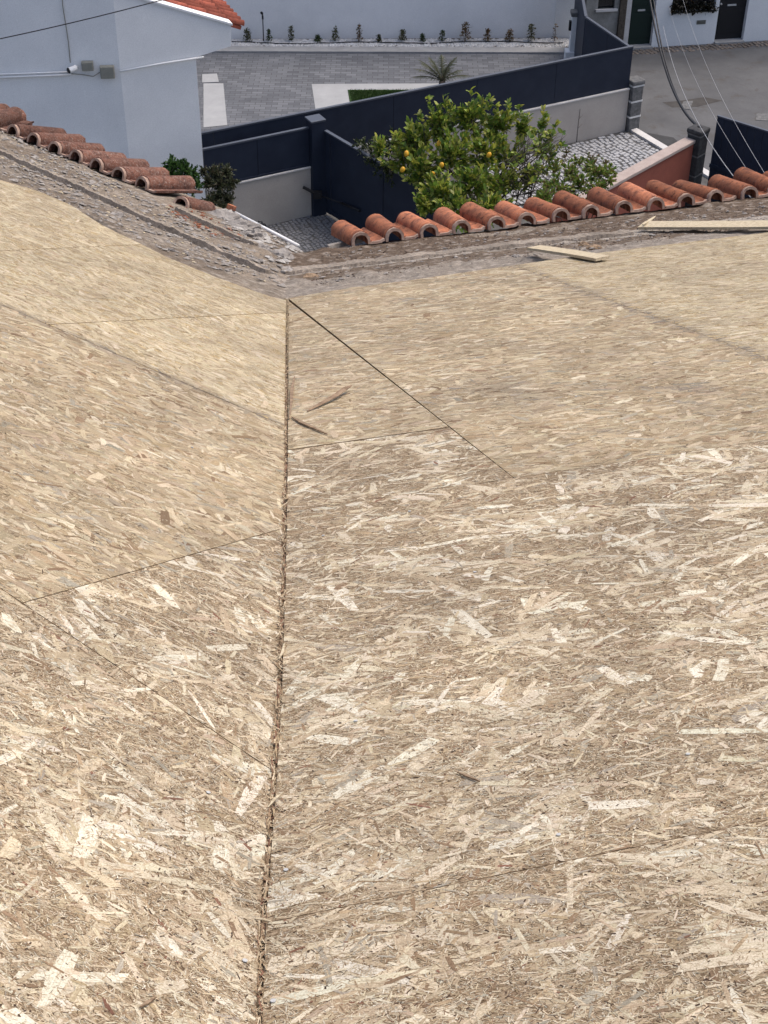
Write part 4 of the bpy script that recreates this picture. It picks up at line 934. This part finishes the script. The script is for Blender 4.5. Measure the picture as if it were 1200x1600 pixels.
def leaf_cloud(name, centers, L, W, colrs, parent, up=.3, dirs=None, fold=.25):
    n = len(centers); c = np.array(centers); r = rng
    d = r.normal(0, 1, (n, 3)); d[:, 2] += up
    if dirs is not None: d = d*.55+np.array(dirs)*1.0
    d /= np.linalg.norm(d, axis=1)[:, None]
    s_ = np.cross(d, r.normal(0, .5, (n, 3))+np.array([0, 0, 1.0])); s_ /= np.maximum(np.linalg.norm(s_, axis=1), 1e-6)[:, None]; nn = np.cross(s_, d)
    l = L*r.uniform(.55, 1.2, n)[:, None]; w = W*r.uniform(.7, 1.2, n)[:, None]/2
    V = np.stack([c, c+d*l*.35-s_*w+nn*w*fold, c+d*l*.75-s_*w*.8+nn*w*fold-nn*l*.03, c+d*l-nn*l*.10, c+d*l*.75+s_*w*.8+nn*w*fold-nn*l*.03, c+d*l*.35+s_*w+nn*w*fold, c+d*l*.5-nn*w*.15], 1)
    F = np.array([(0, 1, 6), (1, 2, 6), (2, 3, 6), (3, 4, 6), (4, 5, 6), (5, 0, 6)])
    loops = (np.arange(n)[:, None, None]*7+F[None]).reshape(-1)
    cl = np.array(colrs)[r.integers(0, len(colrs), n)]*r.uniform(.75, 1.25, (n, 1)); c4 = np.concatenate([np.clip(cl, 0, 1), np.ones((n, 1))], 1)
    off = WL[parent.name] if parent is not None else 0
    me = np_mesh(name, V.reshape(-1, 3)-off, loops, np.arange(n*6)*3, [M['leaf']], np.repeat(c4, 18, 0), smooth=True)
    return link(name, me, parent)
OL = [(.05, .055, .02), (.075, .085, .03), (.10, .09, .035)]; RU = [(.14, .075, .03), (.1, .08, .03), (.16, .1, .045)]; GR = [(.04, .065, .02), (.06, .085, .025), (.03, .05, .015)]
sap = [(387, 45, 13, OL, 'stocky olive sapling beside the red roof, leftmost in the gravel bed'), (420, 46, 8, GR, 'narrow dark sapling just right of the garden lamp'), (455, 41, 10, OL, 'leggy sapling, second right of the garden lamp'), (497, 55, 12, GR, 'low sprawling seedling in the gravel bed'),
       (524, 42, 11, OL, 'bushy olive sapling left of the tall reddish one'), (561, 37, 10, RU, 'tall reddish sapling in the left half of the gravel bed'), (592, 55, 8, OL, 'tiny seedling between two taller saplings'), (629, 47, 12, OL, 'round olive sapling near the middle of the white wall'), (660, 53, 7, GR, 'small dark sapling, one of the shortest'), (691, 47, 9, GR, 'slim dark green sapling left of the widest reddish one'),
       (727, 35, 18, RU, 'widest reddish brown sapling in the gravel bed'), (761, 45, 11, RU, 'brownish sapling right of the widest reddish one'), (796, 46, 14, RU, 'round reddish sapling, third from the right end'), (829, 38, 15, OL, 'open grey green sapling near the right end'), (866, 36, 7, RU, 'nearly bare sapling at the right end of the bed')]
for (x, yt, w, cl, lab) in sap:
    b_ = g(x, 66, .03); PS = VPlane(b_-azv(88), b_); zt_ = PS.sz(x, yt)[1]; wr = w*b_[1]/FPX*.62
    s_ = thing('sapling', b_, lab, 'sapling', 'saplings along the white wall'); mb = MB(); mb.tube([b_, b_+np.array([.01, 0, (zt_-.03)*.5]), b_+np.array([0, .01, zt_-.05])], [.008, .006, .003], 5)
    for k in range(6):
        z0 = (zt_-.03)*random.uniform(.2, .8); an = random.random()*6.28; mb.tube([b_+np.array([0, 0, z0]), b_+np.array([math.cos(an)*wr, math.sin(an)*wr, z0+.1*zt_])], [.004, .002], 4)
    mb.build('stem', M['bark'], s_, True)
    n = int(30+w*9) if 'bare' not in lab else 25; cs = []
    for _ in range(n):
        f = random.random(); rr = wr*(1-.65*f)*math.sqrt(random.random()); an = random.random()*6.28; cs.append(b_+np.array([math.cos(an)*rr, math.sin(an)*rr, (zt_-.03)*(.12+.85*f)]))
    leaf_cloud('crown', cs, .055, .028, cl, s_, .5)
lb = g(412, 66, .03); gl = thing('garden_lamp', lb, 'thin black garden lamp post in front of the white wall', 'lamp'); PS = VPlane(lb-azv(88), lb); zt_ = PS.sz(412, 20)[1]
mb = MB(); mb.tube([lb, lb+np.array([0, 0, zt_-.18])], .012, 8); mb.build('post', M['black'], gl, True)
mb = MB(); mb.tube([lb+np.array([0, 0, zt_-.18]), lb+np.array([0, 0, zt_-.1])], .022, 8); mb.tube([lb+np.array([0, 0, zt_-.1]), lb+np.array([-.01, -.02, zt_-.03]), lb+np.array([-.02, -.05, zt_-.01])], [.012, .03, .03], 8); mb.build('head', M['black'], gl, True)

# ------------------------------------------------------------------ houses across the road
hA, hB = g(990, 76), g(1200, 63); PH = VPlane(hA, hB); hs = lambda x, y: PH.sz(x, y)[0]
rh = thing('street_house', PH.P(2, 0), 'white street house with two dark doors at the upper right', 'house')
d1a, d1b, d2a, d2b = hs(980, 70), hs(1017, 76), hs(1116, 64), hs(1161, 62)
wa, wb = hs(1050, 10), hs(1118, 10); HT = 3.6
def seg(a0, a1, z0, z1, nm='wall', mt='white2', o0=-.25, o1=0.0): mb = MB(); mb.vwall(PH, a0, a1, z0, z1, o0, o1); return mb.build(nm, M[mt], rh)
seg(d1a-.12, d1a, 0, HT, 'door_jamb', 'coping', -.25, .02); seg(d1a, d1b, 2.0, HT); seg(d1b, d2a, 0, .82); seg(d1b, wa, .82, 1.9); seg(wb, d2a, .82, 1.9); seg(d1b, d2a, 1.9, HT); seg(d2a, d2b, 2.0, HT); seg(d2b, d2b+6, 0, HT)
for a0, a1, mt in ((d1a, d1b, 'greendoor'), (d2a, d2b, 'black')):
    dr = seg(a0, a1, .02, 2.0, 'door', mt, -.2, -.13)
    mb = MB(); mb.vwall(PH, a0+.12*(a1-a0), a1-.12*(a1-a0), .2, .8, -.128, -.118); mb.build('door_panel', M[mt], dr, bevel=.005)
    mb = MB(); mb.vwall(PH, a0+.12*(a1-a0), a1-.12*(a1-a0), .98, 1.85, -.128, -.118); mb.build('door_panel', M['glass_dark' if mt == 'black' else mt], dr, bevel=.005)
    mb = MB(); mb.vwall(PH, a0+.35*(a1-a0), a0+.65*(a1-a0), .84, .88, -.128, -.11); mb.build('letter_slot', M['steel'], dr)
    mb = MB(); hp_ = PH.P(a1-.1*(a1-a0) if mt == 'greendoor' else a0+.12*(a1-a0), .9, -.09); mb.tube([hp_-PH.n*.05, hp_], .022, 8); mb.build('door_knob', M['steel'], dr, True)
    seg(a0, a1, 0, .05, 'doorstep', 'kerb', -.13, .10)
wnd = seg(wa, wb, .82, 1.9, 'window', 'glass_dark', -.2, -.12)
mb = MB(); va, vb = PH.sz(1088, 38), PH.sz(1103, 31); mb.vwall(PH, va[0], vb[0], va[1], vb[1], .001, .012); vt = mb.build('wall_vent', M['greybox'], rh)
for k in range(3):
    z_ = va[1]+(vb[1]-va[1])*(k+.5)/3; mb = MB(); mb.vwall(PH, va[0]+.01, vb[0]-.01, z_-.006, z_+.006, .012, .016); mb.build('slat', M['black'], vt)
cs = [PH.P(random.uniform(wa-.03, wb+.03), .8+abs(random.gauss(0, .15)), random.uniform(-.08, .1)) for _ in range(500)]
wpn = thing('window_plant', PH.P((wa+wb)/2, .8, .05), 'dark plant trailing over the window sill between two doors', 'plant')
leaf_cloud('foliage', cs, .08, .05, [(.012, .013, .008), (.02, .018, .01), (.035, .025, .012)], wpn, -.3)
mb = MB(); mb.vwall(PH, wa, wb, .79, .82, .0, .05); mb.build('box', M['black'], wpn)
# old plastered house left of it
oh = thing('old_house', PH.P(-.6, 0), 'old grey plastered house front behind the navy side fence', 'house')
o0 = PH.sz(920, 40)[0]; ow0, ow1 = PH.sz(935, 8)[0], PH.sz(961, 8)[0]; op = PH.sz(975, 40)[0]
def oseg(a0, a1, z0, z1, nm='wall', mt='oldplaster', q0=-.25, q1=-.02): mb = MB(); mb.vwall(PH, a0, a1, z0, z1, q0, q1); return mb.build(nm, M[mt], oh)
oe = d1a-.125
oseg(o0-.1, oe-.16, 0, .96); oseg(o0-.1, ow0, .96, 3.2); oseg(ow1, oe-.16, .96, 3.2); w_ = oseg(ow0, ow1, .98, 1.9, 'window', 'glass_dark', -.2, -.1); oseg(ow0, ow1, 1.9, 3.2)
oseg(ow0-.06, ow1+.06, .93, .98, 'window_sill', 'coping', -.02, .05); oseg(oe-.16, oe-.004, 0, 3.2, 'timber_post', 'bark', -.2, .06)
# cobbled gutter strip along the house fronts and a manhole
def tgpoly(px): return [g(*q)[:2] for q in px]
tag(setts('street_setts', [g(*q) for q in [(985, 77), (1300, 58), (1300, 66), (985, 86)]], .11, mottled('brown_setts', (.1, .08, .065), (.24, .2, .17), 3), .2, .003), 'brownish setts along the foot of the street house', 'setts', kind='stuff')
for q, lab in (([(1068, 159), (1083, 158), (1078, 171), (1062, 171)], 'dark square manhole cover in the road'), ([(1182, 178), (1215, 177), (1214, 190), (1181, 188)], 'pale square manhole cover at the right road edge')):
    mb = MB(); mb.prism([(*g(*p_)[:2], .002) for p_ in q], (0, 0, .008)); tag(mb.build('manhole_cover', M['stone']), lab, 'manhole')
stn = [g(*p_)[:2] for p_ in [(1035, 160), (1060, 158), (1100, 152), (1130, 157), (1090, 167), (1050, 168)]]
sheet('road_patch', stn, .003, mottled('tar_patch', (.045, .04, .038), (.08, .075, .07), 5))
sheet('road_patch', [g(*p_)[:2] for p_ in [(982, 208), (1003, 206), (1052, 215), (1072, 232), (1052, 246), (1020, 232)]], .004, mottled('tar_patch_dark', (.035, .035, .037), (.065, .065, .067), 4))
# red wall with its pillar and the gate on the right
ZR = 1.5; ra, rb = g(940, 299, ZR), g(1087, 219, ZR); PRW = VPlane(ra, rb)
rw = thing('red_wall', PRW.P(PRW.L/2, 0), 'rust red garden wall with a pale sloping coping on the right', 'wall')
mb = MB(); mb.vwall(PRW, -1.2, PRW.L, 0, ZR-.07, -.19, -.03); mb.build('wall', M['redwall'], rw)
mb = MB(); mb.vwall(PRW, -1.2, PRW.L+.01, ZR-.068, ZR, -.22, .0); mb.build('coping', mottled('pinkish_coping', (.34, .27, .24), (.45, .37, .33), 4), rw, bevel=.012)
pb_ = PRW.P(PRW.L+.16, 0, -.06)
pillar('dark_pillar', pb_, .28, 1.58, 4, 'dark stone pillar at the end of the red wall, cables above', (mottled('black_pillar_stone', (.025, .025, .027), (.07, .07, .072), 14), M['stone']), PRW.d)
rga, rgb = g(1121, 181, 1.9), g(1205, 207, 1.9); PRG = VPlane(rga, rgb)
rg = thing('side_road_gate', PRG.P(1, 0), 'navy ribbed gate at the right edge beside the dark pillar', 'gate')
nb_ = 15; bl = 2.4/nb_
for k in range(nb_):
    mb = MB(); mb.vwall(PRG, k*bl+.003, (k+1)*bl-.003, .05, 1.88, -.03, .0); mb.build('board', M['navyp'], rg, bevel=.004)
mb = MB(); mb.vwall(PRG, 0, 2.4, 1.882, 1.91, -.04, .01); mb.build('top_rail', M['navy2'], rg)
mb = MB(); mb.vwall(PRG, 0, 2.4, .9, .97, .002, .03); mb.build('middle_rail', M['navyp'], rg)

# ------------------------------------------------------------------ cables on the right
def cable(p0, p1, sag, r, label, mat='black', n=24):
    p0, p1 = np.array(p0), np.array(p1); mb = MB(); mb.tube([p0+(p1-p0)*k/n-np.array([0, 0, sag*4*(k/n)*(1-k/n)]) for k in range(n+1)], r, 6); return tag(mb.build('overhead_cable', M[mat], None, True), label, 'cable')
pt = pb_+np.array([0, 0, 1.68])
cable(g(1011, -30, 2.6), pt, .55, .022, 'thick black cable sagging down to the dark pillar'); cable(g(1017, -30, 2.6), pt+np.array([.05, 0, 0]), .62, .016, 'thinner black cable beside the thick one')
M['cablegrey'] = NT('grey_cable').done((.3, .3, .31), .6)
def own(x, y): u, v = FR.px(x, y); return FR.P(u, v, -.25)
def cpx(pts, zs, r, lab, mat='cablegrey'):
    A = g(*pts[0], zs[0]); B = CAM+ray(*pts[1])*zs[1]; return cable(A, B, zs[2], r, lab, mat)
cpx([(1036, 40), (1196, 335)], (2.2, 11.4, .35), .004, 'pale grey cable running from the street house towards the right eave')
cpx([(1062, -20), (1236, 335)], (3.0, 11.4, .25), .0022, 'thin pale cable crossing the road, right of the pale grey one')
cpx([(1045, 10), (1216, 335)], (2.6, 11.4, .25), .002, 'faint thin cable between the two pale cables')

# ------------------------------------------------------------------ trees and shrubs
def curve_pts(a, b, bend, n=6):
    a, b = np.array(a), np.array(b); return [a+(b-a)*k/n+np.array(bend)*4*(k/n)*(1-k/n) for k in range(n+1)]
tb = np.array([1.75, 23.9, 0.0])
lt = thing('lemon_tree', tb, 'lemon tree with yellow fruit behind the right eave tiles', 'tree')
def tp(x, y, d): return CAM+ray(x, y)*d        # a point of the crown seen at (x, y), d metres off
blobs = [(830, 275, 25.6, .26, 16), (850, 235, 25.9, .2, 9), (640, 225, 26.2, .3, 30), (625, 245, 26.4, .28, 26), (650, 215, 26.2, .30, 40), (690, 195, 26.0, .28, 40), (735, 185, 26.0, .30, 46), (780, 195, 26.0, .26, 34), (815, 200, 26.1, .22, 22), (660, 265, 25.6, .34, 56), (710, 240, 25.6, .36, 60),
         (760, 235, 25.7, .34, 48), (800, 240, 25.8, .28, 26), (690, 300, 25.1, .34, 60), (740, 285, 25.2, .34, 56), (785, 285, 25.4, .3, 34), (715, 325, 24.8, .34, 50), (770, 322, 24.9, .30, 40), (660, 318, 24.9, .16, 22), (840, 320, 25.1, .26, 20), (595, 232, 26.7, .2, 14)]
shoots = [(655, 178, 668, 215), (693, 150, 700, 195), (766, 150, 762, 190), (795, 160, 792, 205), (825, 178, 822, 220), (845, 190, 842, 230), (865, 210, 850, 240), (615, 210, 635, 235), (880, 225, 850, 255), (875, 255, 845, 275), (668, 150, 683, 205), (702, 158, 712, 200), (735, 140, 737, 190), (752, 150, 752, 195), (722, 170, 728, 205), (812, 165, 812, 215), (850, 168, 846, 205), (858, 188, 835, 215), (640, 200, 655, 225), (685, 165, 690, 205), (775, 165, 770, 200), (872, 195, 840, 225)]
YG = [(.31, .35, .05), (.24, .31, .045), (.12, .20, .03), (.36, .36, .06), (.08, .14, .025), (.17, .25, .04), (.26, .27, .08)]
wood = MB(); wood.tube(curve_pts(tb, tb+np.array([-.05, .2, 1.0]), (.05, 0, 0)), [.07, .065, .06, .055, .05, .05, .048], 10)
cr_ = tb+np.array([-.05, .2, .95]); cs = []; ds = []
for (x, y, d, r_, n) in blobs:
    n = int(n*.9)
    c = tp(x, y, d); wood.tube(curve_pts(cr_, c, (random.gauss(0, .08), random.gauss(0, .08), .1)), [.03, .026, .022, .018, .014, .010, .007], 6)
    for k in range(n):
        v = np.array([random.gauss(0, 1) for _ in range(3)]); v /= np.linalg.norm(v); tip = c+v*r_*random.uniform(.35, 1.1)*np.array([1, .9, 1])
        if random.random() < .55: wood.tube([c+v*r_*.1, c+(tip-c)*.6+np.array([0, 0, .03]), tip], [.005, .004, .0025], 4)
        ax_ = (tip-c)/np.linalg.norm(tip-c)+np.array([0, 0, .6])
        for q in range(random.randint(9, 15)): cs.append(tip-ax_*random.uniform(0, .12)+np.random.default_rng(len(cs)).normal(0, .02, 3)); ds.append(ax_)
for (x1, y1, x0, y0) in shoots:
    d = 25.9; a, b = tp(x0, y0, d), tp(x1, y1, d); wood.tube(curve_pts(a-np.array([0, 0, .25]), b, (random.gauss(0, .02), 0, 0)), [.007, .006, .006, .005, .004, .003, .002], 5)
    for k in range(30):
        f = random.uniform(.1, 1.0); cs.append(a+(b-a)*f); an = random.random()*6.28; ds.append(np.array([math.cos(an), math.sin(an), .7]))
# bare twigs to the right
for k in range(46):
    a = tp(random.uniform(770, 830), random.uniform(255, 330), 25.5); x1, y1 = random.uniform(790, 888), random.uniform(190, 320); b = tp(x1, y1, 25.4+random.uniform(-.4, .4)); bd = np.array([random.gauss(0, .05), 0, random.gauss(.05, .05)])
    cp_ = curve_pts(a, b, bd); wood.tube(cp_, [.009, .008, .007, .006, .005, .004, .0025], 5)
    for q in range(3):
        s0 = cp_[random.randint(2, 5)]; e_ = s0+np.array([random.gauss(.05, .1), random.gauss(0, .1), random.gauss(.08, .08)]); wood.tube([s0, e_], [.004, .002], 4)
        if random.random() < .35:
            for _ in range(4): cs.append(e_); ds.append(np.array([random.gauss(0, 1), random.gauss(0, 1), .6]))
wood.build('trunk', M['bark'], lt, True)
leaf_cloud('crown', cs, .12, .058, YG, lt, .2, ds)
lem = MB(); 
for i in range(9):
    f = i/8; zz = -.5+f; rr = math.sqrt(max(0, 1-(2*zz)**2))*.42+(.05 if i in (0, 8) else 0)
    lem.v += [(rr*math.cos(k*math.pi/5)*.095, rr*math.sin(k*math.pi/5)*.095, zz*.105) for k in range(10)]
for i in range(8):
    for k in range(10): lem.f.append((i*10+k, i*10+(k+1) % 10, i*10+10+(k+1) % 10, i*10+10+k)); lem.mi.append(0)
lem.f += [tuple(range(9, -1, -1)), tuple(range(80, 90))]; lem.mi += [0, 0]
lme = lem.mesh('lemon', M['lemon'], smooth=True)
for (x, y) in [(686, 224), (635, 240), (629, 265), (690, 258), (676, 272), (764, 242)]:
    P_ = tp(x, y, 25.15 if y > 230 else 25.5); o = place(lme, 'lemon', lt, Matrix.Translation(Vector(P_)) @ Matrix.Rotation(random.uniform(-.5, .5), 4, 'X') @ Matrix.Rotation(random.uniform(-.4, .4), 4, 'Y'))
def bush(name, blobs_, base, label, colrs, L, W, dens=1.0, parent_cat='shrub', up=.3):
    dens *= 1.5
    b = thing(name, base, label, parent_cat); wd = MB(); cs, ds = [], []
    for (x, y, d, r_, n) in blobs_:
        c = tp(x, y, d); wd.tube(curve_pts(base, c, (random.gauss(0, .05), random.gauss(0, .05), .05)), [.012, .011, .010, .008, .006, .005, .003], 5)
        for k in range(int(n*dens)):
            v = np.array([random.gauss(0, 1) for _ in range(3)]); v /= np.linalg.norm(v); tip = c+v*r_*random.uniform(.3, 1.1); ax_ = v+np.array([0, 0, .5])
            if random.random() < .4: wd.tube([c, tip], [.004, .002], 4)
            for q in range(random.randint(4, 8)): cs.append(tip-v*random.uniform(0, .07)); ds.append(ax_)
    wd.build('stem', M['bark'], b, True); leaf_cloud('foliage', cs, L, W, colrs, b, up, ds); return b
bush('shrub', [(905, 292, 24.6, .24, 40), (935, 275, 24.8, .2, 30), (880, 300, 24.4, .22, 36), (930, 300, 24.4, .2, 36), (955, 268, 24.9, .12, 10), (900, 255, 25.3, .14, 12), (865, 290, 24.7, .18, 26), (850, 312, 24.2, .2, 32), (890, 275, 24.9, .2, 26), (925, 262, 25.1, .18, 18), (870, 265, 25.2, .16, 12), (950, 285, 24.5, .14, 16)], g(905, 400), 'yellow green shrub left of the red wall', [(.17, .23, .03), (.11, .18, .03), (.22, .25, .05), (.14, .1, .04), (.08, .14, .025)], .07, .038)
bush('shrub', [(925, 248, 25.9, .18, 14), (885, 240, 26.2, .12, 8), (945, 262, 25.5, .16, 12)], g(915, 330), 'sparse rusty shrub standing on the white setts', [(.12, .07, .03), (.09, .08, .03), (.1, .13, .03)], .05, .025)
mbt = thing('bare_seedling', g(901, 222), 'thin bare seedling in front of the beige wall', 'seedling'); mb = MB(); b_ = g(901, 222)
mb.tube([b_, b_+np.array([0, 0, .35]), b_+np.array([.01, 0, .72])], [.006, .005, .003], 5); [mb.tube([b_+np.array([0, 0, z_]), b_+np.array([s2*.08, 0, z_+.1])], [.003, .002], 4) for z_, s2 in ((.3, 1), (.4, -1), (.5, 1), (.55, -1))]; mb.build('stem', M['bark'], mbt, True)
bush('hedge_shrub', [(590, 238, 27.2, .28, 40), (615, 228, 27.3, .28, 40), (640, 240, 27.0, .28, 40), (570, 228, 27.5, .2, 20), (610, 262, 26.7, .3, 40), (660, 262, 26.5, .3, 30)], PC.P(PC.sz(615, 250)[0], 0, .5), 'dark shrub behind the gate, left of the lemon tree', [(.018, .03, .01), (.03, .045, .014), (.045, .06, .018)], .07, .035)
def near(bl, d0, k): return [(x, y, d0+(d-14)*.8, r_*k, int(n*1.5)) for (x, y, d, r_, n) in bl]
def foot(x, y, d): q = tp(x, y, d); return np.array([q[0], q[1], 0.0])
bush('shrub', near([(268, 258, 14.0, .09, 26), (285, 265, 14.0, .11, 34), (300, 272, 14.0, .09, 22), (262, 275, 13.9, .10, 26), (285, 282, 13.9, .12, 30), (270, 292, 13.8, .1, 26), (300, 290, 13.8, .1, 26)], 26.2, 1.7), foot(284, 285, 26.2), 'bright green shrub between the left tiles and white house', [(.05, .105, .025), (.07, .14, .035), (.035, .07, .02)], .07, .038)
bush('shrub', near([(335, 272, 13.8, .09, 36), (355, 268, 13.8, .08, 30), (345, 290, 13.7, .11, 50), (325, 285, 13.7, .07, 26), (362, 288, 13.7, .07, 26), (340, 308, 13.6, .08, 30), (355, 312, 13.6, .08, 30), (328, 315, 13.5, .07, 24), (345, 325, 13.5, .08, 30), (318, 268, 13.9, .05, 14)], 26.3, 1.7), foot(345, 300, 26.2), 'dusty olive shrub in front of the navy short fence', [(.06, .07, .035), (.04, .05, .024), (.09, .095, .055), (.06, .05, .03)], .06, .028)
# palm beyond the fence
pbp = g(690, 150); pm = thing('palm', pbp, 'small feathery palm behind the long navy fence', 'palm')
PS = VPlane(pbp-azv(88), pbp); ph = PS.sz(690, 127)[1]; top = pbp+np.array([0, 0, ph]); mb = MB()
mb.tube([pbp, pbp+np.array([.02, 0, ph*.5]), top], [.10, .09, .07], 10); mb.build('trunk', M['bark'], pm, True)
tips = [(645, 108), (640, 122), (650, 92), (668, 88), (705, 96), (725, 110), (738, 120), (700, 104), (655, 98), (715, 88), (690, 84), (672, 100)]
for k, (x, y) in enumerate(tips):
    tip = CAM+ray(x, y)*(np.linalg.norm(top-CAM)+random.uniform(-.35, .35)); mid = (top+tip)/2+np.array([0, 0, .16]); rach = [top*(1-s_)**2+mid*2*s_*(1-s_)+tip*s_*s_ for s_ in np.linspace(0, 1, 13)]
    fm = MB(); fm.tube(rach, [.008-.0005*i for i in range(13)], 4); fr_ = fm.build('frond', M['bark'], pm, True)
    V, Cc = [], []; Lp, St = [], []
    for i in range(2, 52):
        f = i/52*12; a_ = int(f); p_ = rach[a_]+(rach[min(a_+1, 12)]-rach[a_])*(f-a_); tg = rach[min(a_+1, 12)]-rach[a_]; tg /= np.linalg.norm(tg); sd_ = np.cross(tg, (0, 0, 1)); sd_ /= np.linalg.norm(sd_)+1e-9
        ll = .17*math.sin(math.pi*min(.98, .12+i/56))
        for s_ in (-1, 1):
            e_ = p_+sd_*s_*ll*.8+tg*ll*.6-np.array([0, 0, ll*random.uniform(.1, .5)]); w_ = tg*.007; b0 = len(V); V += [p_-w_, p_+w_, e_]; St.append(len(Lp)); Lp += [b0, b0+1, b0+2]
            c_ = random.choice([(.05, .06, .025), (.075, .08, .035), (.04, .055, .02)]); Cc += [(*c_, 1)]*3
    link('leaflets', np_mesh('leaflets', np.array(V)-WL[pm.name], Lp, St, [M['leaf']], Cc), fr_)
